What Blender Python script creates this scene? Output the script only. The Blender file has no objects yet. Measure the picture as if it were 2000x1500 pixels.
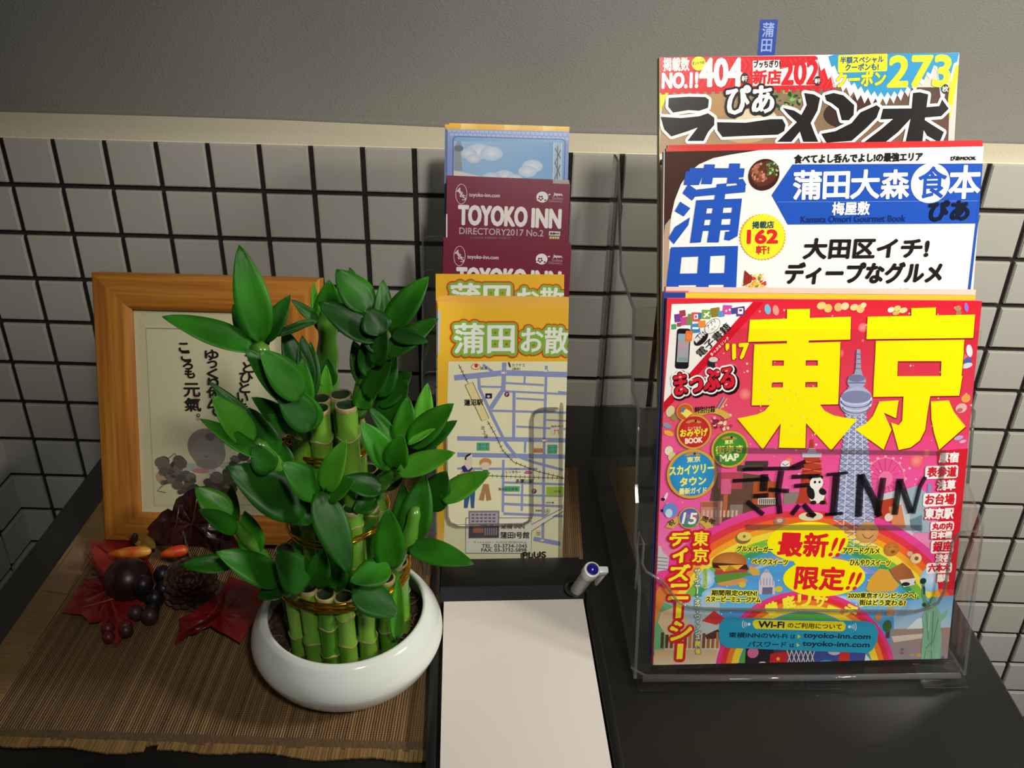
import bpy, bmesh, math, random
import numpy as np
from mathutils import Vector, Matrix
from mathutils.geometry import tessellate_polygon
random.seed(7); rng = np.random.RandomState(7)
sc = bpy.context.scene
COL = sc.collection
def lin(c):
    if isinstance(c, str):
        c = tuple(int(c[i:i+2], 16) for i in (0, 2, 4))
    return tuple((x/255/12.92 if x/255 <= .04045 else ((x/255+.055)/1.055)**2.4) for x in c[:3])
# ------------------------------------------------------------------ camera
F, CAM = 1776.695, np.array([0.510282, -0.873531, 0.505007])
_rx, _ry, _rz = -0.505957, -0.0228134, 0.0127533
def _rot(rx, ry, rz):
    cx, sx, cy, sy, cz, sz = math.cos(rx), math.sin(rx), math.cos(ry), math.sin(ry), math.cos(rz), math.sin(rz)
    return (np.array([[cz,-sz,0],[sz,cz,0],[0,0,1]]) @ np.array([[1,0,0],[0,cx,-sx],[0,sx,cx]]) @ np.array([[cy,0,sy],[0,1,0],[-sy,0,cy]]))
RC = _rot(_rx, _ry, _rz)
cam = bpy.data.objects.new('camera', bpy.data.cameras.new('camera')); COL.objects.link(cam)
cam.data.sensor_width = 36; cam.data.lens = F*36/2000; cam.data.clip_start = .01
M = Matrix(((RC[0,0], RC[0,2], -RC[0,1], CAM[0]), (RC[1,0], RC[1,2], -RC[1,1], CAM[1]), (RC[2,0], RC[2,2], -RC[2,1], CAM[2]), (0,0,0,1)))
cam.matrix_world = M
sc.camera = cam
# ------------------------------------------------------------------ world, lights, exposure
w = bpy.data.worlds.new('room_light'); sc.world = w; w.use_nodes = True
w.node_tree.nodes['Background'].inputs[0].default_value = (.85, .92, 1, 1)
w.node_tree.nodes['Background'].inputs[1].default_value = .055
def area(name, loc, target, size, power, col):
    l = bpy.data.lights.new(name, 'AREA'); l.shape = 'DISK'; l.size = size; l.energy = power; l.color = col
    o = bpy.data.objects.new(name, l); COL.objects.link(o); o.location = loc
    o.rotation_euler = (Vector(target)-Vector(loc)).to_track_quat('-Z', 'Y').to_euler()
    return o
area('wall_lamp_right', (1.50, -.62, .74), (.6, -.15, .15), .20, 9.5, (1, .95, .87))
sl = bpy.data.lights.new('ceiling_spot_front', 'SPOT'); sl.energy = 60; sl.color = (1, .95, .87); sl.spot_size = math.radians(56); sl.spot_blend = 1; sl.shadow_soft_size = .07
so_ = bpy.data.objects.new('ceiling_spot_front', sl); COL.objects.link(so_); so_.location = (.84, -1.33, 1.20)
so_.rotation_euler = (Vector((.76, -.10, .16))-Vector((.84, -1.33, 1.20))).to_track_quat('-Z', 'Y').to_euler()
area('ceiling_lamp_overhead', (.55, -.75, 1.75), (.5, -.35, 0), .30, .6, (1, .96, .90))
sc.view_settings.view_transform = 'Standard'; sc.view_settings.look = 'None'
sc.view_settings.exposure = 0; sc.view_settings.gamma = 1; sc.view_settings.use_curve_mapping = False
sc.cycles.transparent_max_bounces = 32; sc.cycles.max_bounces = 10

# ------------------------------------------------------------------ point helpers (a picture point met with a real plane)
def ray(u, v): return RC @ np.array([(u-1000)/F, 1, -(v-750)/F])
def on(u, v, ax, val):
    d = ray(u, v); return CAM + d*((val-CAM[ax])/d[ax])
# ------------------------------------------------------------------ materials
MATS = {}
def mat(name, col, rough=.5, metal=0, spec=.5, noise=None, bump=None, coat=0, sss=0, attr=False):
    if name in MATS: return MATS[name]
    m = bpy.data.materials.new(name); m.use_nodes = True; nt = m.node_tree; b = nt.nodes['Principled BSDF']
    c = lin(col)+(1,)
    b.inputs['Base Color'].default_value = c; b.inputs['Roughness'].default_value = rough
    b.inputs['Metallic'].default_value = metal; b.inputs['Specular IOR Level'].default_value = spec
    b.inputs['Coat Weight'].default_value = coat
    if sss: b.inputs['Subsurface Weight'].default_value = sss; b.inputs['Subsurface Scale'].default_value = .004
    tc = nt.nodes.new('ShaderNodeTexCoord')
    if attr:
        a = nt.nodes.new('ShaderNodeAttribute'); a.attribute_name = 'Col'; nt.links.new(a.outputs['Color'], b.inputs['Base Color'])
    if noise:                                   # (scale xyz, second colour, detail, contrast)
        s, c2, det, lo, hi = noise
        mp = nt.nodes.new('ShaderNodeMapping'); mp.inputs['Scale'].default_value = s if isinstance(s, tuple) else (s, s, s)
        n = nt.nodes.new('ShaderNodeTexNoise'); n.inputs['Scale'].default_value = 1; n.inputs['Detail'].default_value = det
        r = nt.nodes.new('ShaderNodeValToRGB'); r.color_ramp.elements[0].position = lo; r.color_ramp.elements[1].position = hi
        r.color_ramp.elements[0].color = c; r.color_ramp.elements[1].color = lin(c2)+(1,)
        nt.links.new(tc.outputs['Object'], mp.inputs[0]); nt.links.new(mp.outputs[0], n.inputs[0])
        nt.links.new(n.outputs[0], r.inputs[0]); nt.links.new(r.outputs[0], b.inputs['Base Color'])
    if bump:
        s, st, dist = bump
        mp = nt.nodes.new('ShaderNodeMapping'); mp.inputs['Scale'].default_value = s if isinstance(s, tuple) else (s, s, s)
        n = nt.nodes.new('ShaderNodeTexNoise'); n.inputs['Scale'].default_value = 1; n.inputs['Detail'].default_value = 3
        bp = nt.nodes.new('ShaderNodeBump'); bp.inputs['Strength'].default_value = st; bp.inputs['Distance'].default_value = dist
        nt.links.new(tc.outputs['Object'], mp.inputs[0]); nt.links.new(mp.outputs[0], n.inputs[0])
        nt.links.new(n.outputs[0], bp.inputs['Height']); nt.links.new(bp.outputs[0], b.inputs['Normal'])
    MATS[name] = m; return m
def clear_mat(name, tint, gloss=.9, edge=False):
    m = bpy.data.materials.new(name); m.use_nodes = True; nt = m.node_tree; nt.nodes.clear()
    o = nt.nodes.new('ShaderNodeOutputMaterial'); t = nt.nodes.new('ShaderNodeBsdfTransparent'); g = nt.nodes.new('ShaderNodeBsdfGlossy')
    t.inputs[0].default_value = tuple(tint)+(1,); g.inputs['Roughness'].default_value = .04; g.inputs[0].default_value = (gloss,)*3+(1,)
    lw = nt.nodes.new('ShaderNodeLayerWeight'); lw.inputs[0].default_value = .5
    pw = nt.nodes.new('ShaderNodeMath'); pw.operation = 'POWER'; pw.inputs[1].default_value = 5; nt.links.new(lw.outputs['Facing'], pw.inputs[0])
    fr = nt.nodes.new('ShaderNodeMath'); fr.operation = 'MULTIPLY_ADD'; fr.inputs[1].default_value = .96; fr.inputs[2].default_value = .04; nt.links.new(pw.outputs[0], fr.inputs[0])
    mx = nt.nodes.new('ShaderNodeMixShader'); nt.links.new(fr.outputs[0], mx.inputs[0]); nt.links.new(t.outputs[0], mx.inputs[1]); nt.links.new(g.outputs[0], mx.inputs[2])
    last = mx
    if edge:
        d = nt.nodes.new('ShaderNodeBsdfDiffuse'); d.inputs[0].default_value = (.22, .22, .21, 1)
        m2 = nt.nodes.new('ShaderNodeMixShader'); m2.inputs[0].default_value = .25
        nt.links.new(mx.outputs[0], m2.inputs[1]); nt.links.new(d.outputs[0], m2.inputs[2]); last = m2
    nt.links.new(last.outputs[0], o.inputs[0]); MATS[name] = m; return m
ACR = clear_mat('clear_acrylic', (.965, .965, .955)); ACE = clear_mat('clear_acrylic_edge', (.8, .8, .78), .9, True)
GLASS = clear_mat('frame_glass', (.97, .97, .96), .35)
def veil_mat(name, col, alpha):
    m = bpy.data.materials.new(name); m.use_nodes = True; b = m.node_tree.nodes['Principled BSDF']
    b.inputs['Base Color'].default_value = lin(col)+(1,); b.inputs['Alpha'].default_value = alpha; b.inputs['Roughness'].default_value = .25
    MATS[name] = m; return m
PRINT = mat('printed_ink', 'ffffff', .27, spec=.3, attr=True)
PRINTM = mat('printed_matte', 'ffffff', .75, spec=.2, attr=True)
TILE = mat('glazed_tile_grey', 'bfbdb3', .38, noise=(9, 'b8b6ac', 2, .3, .7), bump=(180, .12, .0006))
GROUT = mat('black_grout', '1d1b18', .85, noise=(120, '2b2823', 3, .35, .7))
WALLP = mat('grey_wallpaper', '83827b', .85, noise=(6, '7c7b74', 3, .3, .7), bump=((420, 420, 900), .75, .0011))
LEDGE = mat('cream_wallpaper', 'efe4c6', .85, bump=((420, 420, 420), .5, .0009))
BLACKT = mat('black_laminate', '141412', .34, noise=(14, '1b1a17', 4, .3, .75), bump=(500, .10, .0003))
EDGEW = mat('worn_table_edge', '6b6355', .7)
WOOD = mat('honey_oak', '99591a', .42, noise=((7, 60, 260), 'c0812e', 6, .34, .66), bump=((20, 200, 500), .25, .0004))
WOODV = mat('honey_oak_upright', '99591a', .42, noise=((260, 60, 7), 'c0812e', 6, .34, .66), bump=((500, 200, 20), .25, .0004))
POT = mat('white_porcelain', 'dfe4dc', .13, coat=.5)
SOIL = mat('dark_soil', '2a1c10', .9, noise=(160, '47321c', 4, .35, .7), bump=(260, 1, .002))
ROOT = mat('dry_root', '84592f', .8)
LEAF = mat('leaf_green', '19500b', .42, spec=.2, noise=((26, 26, 26), '2d7814', 2, .35, .68), sss=.05)
LEAF2 = mat('leaf_green_dark', '103a08', .42, spec=.2, noise=((26, 26, 26), '1f5d11', 2, .35, .68), sss=.04)
LEAF3 = mat('leaf_green_bright', '358018', .38, spec=.3, noise=((26, 26, 26), '56a42b', 2, .35, .68), sss=.06)
STALK = mat('bamboo_green', '4d8a1e', .3, noise=((30, 30, 9), '7da63a', 3, .3, .72), coat=.2)
STALKD = mat('bamboo_green_deep', '2f6a17', .3, noise=((30, 30, 9), '5c8f2c', 3, .3, .72), coat=.2)
NODE = mat('bamboo_node_tan', 'a99a68', .6, noise=(200, '7d7446', 3, .3, .7))
CUT = mat('bamboo_cut_dark', '1c3015', .5)
GOLD = mat('gold_wire', 'e2a411', .16, 1)
PAPER = mat('white_pad_paper', 'd9d1c8', .8, spec=.2)
PLAST = mat('black_plastic', '0c0d0d', .4)
PLASTE = mat('black_plastic_grey', '24272a', .36)
WHITEP = mat('white_plastic', 'd9dbd8', .3); SILV = mat('grey_barrel', 'a8adab', .3); BLUEP = mat('blue_plastic', '1c1a86', .2, coat=.5)

# ------------------------------------------------------------------ object helpers
def newobj(name, verts, faces, mats, parent=None, smooth=False, midx=None, ang=None):
    me = bpy.data.meshes.new(name); me.from_pydata([tuple(map(float, v)) for v in verts], [], [tuple(map(int, f)) for f in faces])
    for m in (mats if isinstance(mats, (list, tuple)) else [mats]): me.materials.append(m)
    if midx is not None: me.polygons.foreach_set('material_index', midx)
    bm = bmesh.new(); bm.from_mesh(me); bmesh.ops.recalc_face_normals(bm, faces=bm.faces); bm.to_mesh(me); bm.free()
    if smooth:
        me.shade_smooth()
        if ang: me.set_sharp_from_angle(angle=math.radians(ang))
    o = bpy.data.objects.new(name, me); COL.objects.link(o)
    if parent: o.parent = parent
    return o
def empty(name, mtx=None, loc=None):
    o = bpy.data.objects.new(name, None); COL.objects.link(o); o.empty_display_size = .01
    if mtx is not None: o.matrix_world = mtx
    if loc is not None: o.location = loc
    return o
def tag(o, label=None, cat=None, group=None, kind=None):
    if label: o['label'] = label
    if cat: o['category'] = cat
    if group: o['group'] = group
    if kind: o['kind'] = kind
    return o
def bm_obj(name, bm, mats, parent=None, smooth=False, ang=40):
    me = bpy.data.meshes.new(name); bmesh.ops.recalc_face_normals(bm, faces=bm.faces); bm.to_mesh(me); bm.free()
    for m in (mats if isinstance(mats, (list, tuple)) else [mats]): me.materials.append(m)
    if smooth: me.shade_smooth(); me.set_sharp_from_angle(angle=math.radians(ang))
    o = bpy.data.objects.new(name, me); COL.objects.link(o)
    if parent: o.parent = parent
    return o
def bbox_bm(x0, x1, y0, y1, z0, z1, bev=0, seg=2, bm=None):
    bm2 = bmesh.new(); r = bmesh.ops.create_cube(bm2, size=1)
    for v in bm2.verts: v.co = Vector(((x0+x1)/2+v.co.x*(x1-x0), (y0+y1)/2+v.co.y*(y1-y0), (z0+z1)/2+v.co.z*(z1-z0)))
    if bev: bmesh.ops.bevel(bm2, geom=list(bm2.edges), offset=bev, segments=seg, affect='EDGES', profile=.5)
    if bm is None: return bm2
    me = bpy.data.meshes.new('t'); bm2.to_mesh(me); bm2.free(); bm.from_mesh(me); bpy.data.meshes.remove(me); return bm
def box(name, x0, x1, y0, y1, z0, z1, m, parent=None, bev=0, smooth=None, seg=2):
    return bm_obj(name, bbox_bm(x0, x1, y0, y1, z0, z1, bev, seg), m, parent, smooth=bool(bev))
def slab(name, pts, th, mats, parent=None, matf=None, bev=0):
    """pts: list of 3-D points of a planar outline, th: thickness vector; faces get mat 0, rim mat 1"""
    n = len(pts); P = [np.array(p, float) for p in pts]; th = np.array(th, float)
    V = P+[p+th for p in P]
    tr = tessellate_polygon([[Vector(p) for p in P]])
    Fc = [tuple(t) for t in tr]+[tuple(i+n for i in t[::-1]) for t in tr]; mi = [0]*len(Fc)
    for i in range(n): Fc.append((i, (i+1) % n, (i+1) % n+n, i+n)); mi.append(1 if isinstance(mats, (list, tuple)) and len(mats) > 1 else 0)
    return newobj(name, V, Fc, mats, parent, midx=mi)
def lathe(prof, seg=48, c=(0, 0, 0)):
    V, Fc = [], []
    for r, z in prof:
        for k in range(seg):
            a = 2*math.pi*k/seg; V.append((c[0]+r*math.cos(a), c[1]+r*math.sin(a), c[2]+z))
    for i in range(len(prof)-1):
        for k in range(seg):
            a, b = i*seg+k, i*seg+(k+1) % seg; Fc.append((a, b, b+seg, a+seg))
    return V, Fc
def tube(pts, rad, seg=8, cap=True):
    pts = [np.array(p, float) for p in pts]; n = len(pts)
    rad = rad if hasattr(rad, '__len__') else [rad]*n
    V, Fc = [], []; up = None
    for i, p in enumerate(pts):
        t = pts[min(i+1, n-1)]-pts[max(i-1, 0)]; t = t/(np.linalg.norm(t)+1e-12)
        if up is None: up = np.cross(t, [0, 0, 1.]) if abs(t[2]) < .9 else np.cross(t, [1., 0, 0])
        a = up-t*(up@t); a /= np.linalg.norm(a); up = a; b = np.cross(t, a)
        for k in range(seg):
            g = 2*math.pi*k/seg; V.append(p+rad[i]*(math.cos(g)*a+math.sin(g)*b))
    for i in range(n-1):
        for k in range(seg):
            a, b = i*seg+k, i*seg+(k+1) % seg; Fc.append((a, b, b+seg, a+seg))
    if cap: Fc.append(tuple(range(seg))[::-1]); Fc.append(tuple((n-1)*seg+k for k in range(seg)))
    return V, Fc
def join(*vfs):
    V, Fc = [], []
    for v, f in vfs:
        o = len(V); V += [tuple(x) for x in v]; Fc += [tuple(i+o for i in t) for t in f]
    return V, Fc

# ------------------------------------------------------------------ flat print: ink shapes laid on a real sheet
_gl = {}
def glyphs(s):
    if s in _gl: return _gl[s]
    cu = bpy.data.curves.new('ink', 'FONT'); cu.body = s; cu.fill_mode = 'FRONT'; cu.resolution_u = 3
    o = bpy.data.objects.new('ink', cu); COL.objects.link(o)
    me = bpy.data.meshes.new_from_object(o.evaluated_get(bpy.context.evaluated_depsgraph_get()))
    n = len(me.vertices); V = np.zeros(n*3); me.vertices.foreach_get('co', V); V = V.reshape(-1, 3)[:, :2]
    me.calc_loop_triangles(); T = np.zeros(len(me.loop_triangles)*3, int); me.loop_triangles.foreach_get('vertices', T); T = T.reshape(-1, 3)
    bpy.data.objects.remove(o); bpy.data.curves.remove(cu); bpy.data.meshes.remove(me)
    A = V[T]; ar = (A[:, 1, 0]-A[:, 0, 0])*(A[:, 2, 1]-A[:, 0, 1])-(A[:, 1, 1]-A[:, 0, 1])*(A[:, 2, 0]-A[:, 0, 0]); T = T[np.abs(ar) > 1e-7]
    mn, mx = V.min(0), V.max(0); V = (V-mn)/np.maximum(mx-mn, 1e-6); _gl[s] = (V, T); return V, T
def clip_tri(tri, W, H):
    poly = [tuple(p) for p in tri]
    for ax, val, sgn in ((0, 0, 1), (0, W, -1), (1, 0, 1), (1, H, -1)):
        out = []
        for i in range(len(poly)):
            a, b = poly[i-1], poly[i]; da, db = sgn*(a[ax]-val), sgn*(b[ax]-val)
            if (da >= 0) != (db >= 0):
                t = da/(da-db); out.append(tuple(a[k]+(b[k]-a[k])*t for k in range(len(a))))
            if db >= 0: out.append(b)
        poly = out
        if len(poly) < 3: return []
    return [(poly[0], poly[i], poly[i+1]) for i in range(1, len(poly)-1)]
class Sheet:
    def __init__(s, BL, X, Y, W, H):
        X = np.array(X, float); X /= np.linalg.norm(X); Y = np.array(Y, float); Y -= X*(X@Y); Y /= np.linalg.norm(Y)
        s.BL, s.X, s.Y, s.W, s.H = np.array(BL, float), X, Y, W, H; s.N = np.cross(X, Y); s.items = []; s.cnt = {}
        s.mtx = Matrix(((X[0], -s.N[0], Y[0], BL[0]), (X[1], -s.N[1], Y[1], BL[1]), (X[2], -s.N[2], Y[2], BL[2]), (0, 0, 0, 1)))
    def m(s, u, v):
        d = ray(u, v); p = CAM+d*(((s.BL-CAM)@s.N)/(d@s.N))-s.BL; return np.array([p@s.X, p@s.Y])
    def k(s, u, v): return np.linalg.norm(s.m(u+5, v)-s.m(u-5, v))/10
    def add(s, V, T, col, L, outline=None):
        V = np.array(V, float); c_ = s.cnt.get(L, 0); s.cnt[L] = c_+1; L = L+.018*(c_ % 12)
        cols = np.array([lin(c) for c in col]) if isinstance(col, list) else np.tile(lin(col), (len(V), 1))
        if outline:                       # (colour, radius in m)
            oc, r, n = outline
            for j in range(n):
                a = 2*math.pi*j/n; s.items.append((V+r*np.array([math.cos(a), math.sin(a)]), T, np.tile(lin(oc), (len(V), 1)), L-.35+.025*j*.6))
        s.items.append((V, T, cols, L))
    def local(s, pts, col, L, outline=None):
        T = np.array(tessellate_polygon([[Vector((p[0], p[1], 0)) for p in pts]])); s.add(pts, T, col, L, outline)
    def poly(s, px, col, L, outline=None):
        pts = [s.m(*p) for p in px]
        if outline: outline = (outline[0], outline[1]*s.k(*px[0]), 14)
        s.local(pts, col, L, outline)
    def quad(s, px, cols, L, n=(1, 1)):   # TL TR BR BL with a colour at each corner
        p = [s.m(*q) for q in px]; c = [lin(x) for x in cols]; nx, ny = n; V, C, T = [], [], []
        for j in range(ny+1):
            for i in range(nx+1):
                a, b = i/nx, j/ny
                V.append(p[0]*(1-a)*(1-b)+p[1]*a*(1-b)+p[2]*a*b+p[3]*(1-a)*b)
                C.append([c[0][q]*(1-a)*(1-b)+c[1][q]*a*(1-b)+c[2][q]*a*b+c[3][q]*(1-a)*b for q in range(3)])
        for j in range(ny):
            for i in range(nx):
                a = j*(nx+1)+i; T += [(a, a+1, a+nx+2), (a, a+nx+2, a+nx+1)]
        s.items.append((np.array(V), np.array(T), np.array(C), L))
    def ell(s, u, v, ru, rv, col, L, rot=0, n=28, outline=None, c2=None, a0=0, a1=360):
        c = s.m(u, v); k = s.k(u, v); V = [c]; r = math.radians(rot)
        for i in range(n+1):
            a = math.radians(a0+(a1-a0)*i/n); x, y = ru*k*math.cos(a), rv*k*math.sin(a)
            V.append(c+np.array([x*math.cos(r)-y*math.sin(r), x*math.sin(r)+y*math.cos(r)]))
        T = [(0, i+1, i+2) for i in range(n)]
        cc = [c2]+[col]*(n+1) if c2 else col
        s.add(V, np.array(T), cc, L, (outline[0], outline[1]*k, 12) if outline else None)
    def band(s, u, v, rx, ry, f0, f1, col, L, a0=0, a1=180, n=40):   # arc band, radii scaled f0..f1
        V, T = [], []
        for i in range(n+1):
            a = math.radians(a0+(a1-a0)*i/n)
            for f in (f0, f1): V.append(s.m(u+rx*f*math.cos(a), v-ry*f*math.sin(a)))
        for i in range(n): T += [(2*i, 2*i+1, 2*i+3), (2*i, 2*i+3, 2*i+2)]
        s.add(V, np.array(T), col, L)
    def rr(s, u0, v0, u1, v1, r, col, L, rot=0, outline=None):
        cu, cv = (u0+u1)/2, (v0+v1)/2; hw, hh = (u1-u0)/2, (v1-v0)/2; c = s.m(cu, cv); k = s.k(cu, cv); ro = math.radians(rot); V = []
        for sx, sy, a0 in ((1, 1, 0), (-1, 1, 90), (-1, -1, 180), (1, -1, 270)):
            for i in range(6):
                a = math.radians(a0+18*i); x = (sx*(hw-r)+r*math.cos(a))*k; y = (sy*(hh-r)+r*math.sin(a))*k
                V.append(c+np.array([x*math.cos(ro)-y*math.sin(ro), x*math.sin(ro)+y*math.cos(ro)]))
        s.local(V, col, L, (outline[0], outline[1]*k, 12) if outline else None)
    def line(s, px, wpx, col, L, closed=False):
        P = [s.m(*p) for p in px]; k = s.k(*px[0])*wpx/2; n = len(P); V, T = [], []
        if closed: P = P+[P[0]]; n += 1
        for i in range(n):
            t = P[min(i+1, n-1)]-P[max(i-1, 0)]; t = t/(np.linalg.norm(t)+1e-12); q = np.array([-t[1], t[0]])*k
            V += [P[i]+q, P[i]-q]
        for i in range(n-1): T += [(2*i, 2*i+1, 2*i+3), (2*i, 2*i+3, 2*i+2)]
        s.add(V, np.array(T), col, L)
    def txt(s, t, p0, p1, h, col, L, bold=0, out=None, out2=None, shear=0):
        """text fitted between the baseline points p0, p1 (picture points) with height h in picture pixels"""
        G, T = glyphs(t); a, b = s.m(*p0), s.m(*p1); k = s.k(*p0); e = b-a; n = np.array([-e[1], e[0]])/np.linalg.norm(e)*h*k
        V = a+np.outer(G[:, 0], e)+np.outer(G[:, 1], n+e/np.linalg.norm(e)*shear*h*k)
        for o, dl in ((out2, -.9), (out, -.45)):
            if o:
                q = max(10, int(o[1]*4)); q = min(q, 18)
                for j in range(q):
                    g = 2*math.pi*j/q; s.items.append((V+o[1]*k*np.array([math.cos(g), math.sin(g)]), T, np.tile(lin(o[0]), (len(V), 1)), L+dl+.02*j))
        if bold:
            for j in range(8):
                g = 2*math.pi*(j+.5)/8; s.items.append((V+bold*k*np.array([math.cos(g), math.sin(g)]), T, np.tile(lin(col), (len(V), 1)), L-.04*(j+1)*.9/1))
        s.items.append((V, T, np.tile(lin(col), (len(V), 1)), L))
    def vtxt(s, chars, p0, p1, wpx, hpx, col, L, bold=0, out=None, out2=None):
        n = len(chars)
        for i, ch in enumerate(chars):
            f = (i+.5)/n; u = p0[0]+(p1[0]-p0[0])*f; v = p0[1]+(p1[1]-p0[1])*f
            ww, hh = wpx, hpx
            if ch in 'ー': ch = '｜'; ww = wpx*.16
            elif ch in '・': ww, hh = wpx*.3, hpx*.3
            elif ch in 'っィゥュッ': ww, hh = wpx*.7, hpx*.7
            elif ch in 'ろもこりくいと': ww = wpx*.8
            s.txt(ch, (u-ww/2, v+hh/2), (u+ww/2, v+hh/2), hh, col, L, bold, out, out2)
    def build(s, name, parent, material=None, base=.00005, step=.0001):
        V, C, T = [], [], []; W, H = s.W, s.H; off = 0
        for v, t, c, L in s.items:
            y = -(base+L*step); t = np.asarray(t)
            if (v[:, 0].min() < 0) or (v[:, 0].max() > W) or (v[:, 1].min() < 0) or (v[:, 1].max() > H):
                nv = []
                for a in t:
                    nv += clip_tri([tuple(v[i])+tuple(c[i]) for i in a], W, H)
                if not nv: continue
                fl = np.array(nv).reshape(-1, 5); v, c, t = fl[:, :2], fl[:, 2:], np.arange(len(fl)).reshape(-1, 3)
            V.append(np.c_[v[:, 0], np.full(len(v), y), v[:, 1]]); C.append(c); T.append(t+off); off += len(v)
        V, C, T = np.vstack(V), np.vstack(C), np.vstack(T)
        A = V[T]; e1_, e2_ = A[:, 1]-A[:, 0], A[:, 2]-A[:, 0]; ar = e1_[:, 2]*e2_[:, 0]-e1_[:, 0]*e2_[:, 2]
        T = T[np.abs(ar) > 2e-11]; ar = ar[np.abs(ar) > 2e-11]; fl = ar < 0; T[fl] = T[fl][:, ::-1]      # no slivers, one winding
        if name is None: return V, T
        me = bpy.data.meshes.new(name); me.vertices.add(len(V)); me.vertices.foreach_set('co', V.ravel())
        me.loops.add(T.size); me.loops.foreach_set('vertex_index', T.ravel()); me.polygons.add(len(T))
        me.polygons.foreach_set('loop_start', np.arange(0, T.size, 3)); me.update(calc_edges=True)
        at = me.color_attributes.new('Col', 'FLOAT_COLOR', 'POINT'); at.data.foreach_set('color', np.c_[C, np.ones(len(C))].ravel())
        me.materials.append(material or PRINT)
        o = bpy.data.objects.new(name, me); COL.objects.link(o); o.parent = parent; return o

# ================================================================== SETTING
S = .05; ROW0 = .23147                       # tile pitch; height of the first joint under the ledge
wb = tag(box('wall_back', -.40, 1.75, 0, .02, -.75, .2772, GROUT), kind='structure')
def tile_mesh(w, h, t=.0042):
    bm = bbox_bm(-w/2, w/2, -t, 0, -h/2, h/2)
    ed = [e for e in bm.edges if all(v.co.y < -t*.5 for v in e.verts)]
    bmesh.ops.bevel(bm, geom=ed, offset=.0011, segments=2, affect='EDGES')
    me = bpy.data.meshes.new('tile'); bmesh.ops.recalc_face_normals(bm, faces=bm.faces); bm.to_mesh(me); bm.free()
    me.materials.append(TILE); me.shade_smooth(); me.set_sharp_from_angle(angle=math.radians(50)); return me
TM = [tile_mesh(.0446, .0446), tile_mesh(.0442, .0449), tile_mesh(.0449, .0444)]
TOP = tile_mesh(.0446, .0432)
def tile(parent, x, y, z, rz, top=False):
    o = bpy.data.objects.new('tile', TOP if top else TM[rng.randint(3)]); COL.objects.link(o); o.parent = parent
    o.location = (x, y, z); o.rotation_euler = (rng.uniform(-.006, .006), 0, rz+rng.uniform(-.006, .006)); return o
for r in range(-1, 14):
    for c in range(-2, 26):
        z = ROW0-S*(r+.5)
        if r > 4 and 3 < c < 15: continue          # behind the table
        if r > 9 and c < 16: continue
        if r == -1: tile(wb, S*(c+.5), 0, (ROW0+.0027+.2772)/2, 0, True)
        else: tile(wb, S*(c+.5), 0, z, 0)
XL = -.0856
wl = tag(box('wall_left', XL-.02, XL-.0045, -1.1, 0, -.75, .60, GROUT), kind='structure')
for r in range(-1, 11):
    for c in range(0, 10):
        tile(wl, XL-.0045, -S*(c+.5), ROW0-S*(r+.5), math.pi/2)
# the ledge over the tiles and the papered wall standing behind it
line_y = [(-.4, .115), (-.06, .1055), (.10, .1045), (.25, .101), (.42, .087), (.55, .077), (.75, .077), (1.0, .080), (1.75, .08)]
from bisect import bisect
def wally(x):
    i = min(max(bisect([a for a, _ in line_y], x)-1, 0), len(line_y)-2); (a, b), (c, d) = line_y[i], line_y[i+1]; return b+(d-b)*(x-a)/(c-a)
xs = np.linspace(-.4, 1.75, 44); ZL = .2785
V, Fc, mi = [], [], []
prof = lambda y: [(0-.0005, ZL-.0013), (0-.0005, ZL-.0003), (.001, ZL), (y*.5, ZL), (y-.006, ZL)]
for x in xs:
    for (yy, zz) in prof(wally(x)): V.append((x, yy, zz))
n = 5
for i in range(len(xs)-1):
    for j in range(n-1): a = i*n+j; Fc.append((a, a+1, a+1+n, a+n))
tag(newobj('trim_1', V, Fc, LEDGE, smooth=True, ang=40), kind='structure')
V, Fc = [], []
for x in xs:
    y = wally(x)
    for q in range(5):
        a = math.pi/2*q/4; V.append((x, y-.006+.006*math.sin(a), ZL+.006-.006*math.cos(a)))
    V.append((x, y, .5)); V.append((x, y, 1.6))
n = 7
for i in range(len(xs)-1):
    for j in range(n-1): a = i*n+j; Fc.append((a, a+1, a+1+n, a+n))
tag(newobj('wall_upper', V, Fc, WALLP, smooth=True), kind='structure')
tag(box('floor', -.45, 2.2, -2.4, .02, -.76, -.75, mat('dark_floor', '34302b', .6, noise=(5, '3d3832', 3, .3, .7))), kind='structure')

# ================================================================== TABLE
tb = tag(empty('table', loc=(.484, -.28, -.02)), 'black laminate table with slim worn edges under all the objects', 'table')
TX0, TX1, TY0, TY1 = .098, .8675, -.60, -.0055
box('tabletop', TX0-.484, TX1-.484, TY0+.28, TY1+.28, -.005, .0195, BLACKT, tb, bev=.0012)
EBM = mat('black_edge', '2a2722', .6, noise=((60, 90, 300), '5d5547', 4, .55, .8))
for ex in (TX1-.484, TX0-.484): box('edge_band', ex-.001, ex+.001, TY0+.285, TY1+.275, -.003, .0188, EBM, tb, bev=.0004, seg=1)
for sx in (TX0+.03, TX1-.07):
    for sy in (TY0+.03, TY1-.07):
        box('leg', sx-.484, sx+.04-.484, sy+.28, sy+.04+.28, -.73, -.005, BLACKT, tb, bev=.002)
Z0 = 0.0                                     # the table top stands at z = 0 (empty at -.02 + .0195 + .0005)
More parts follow.
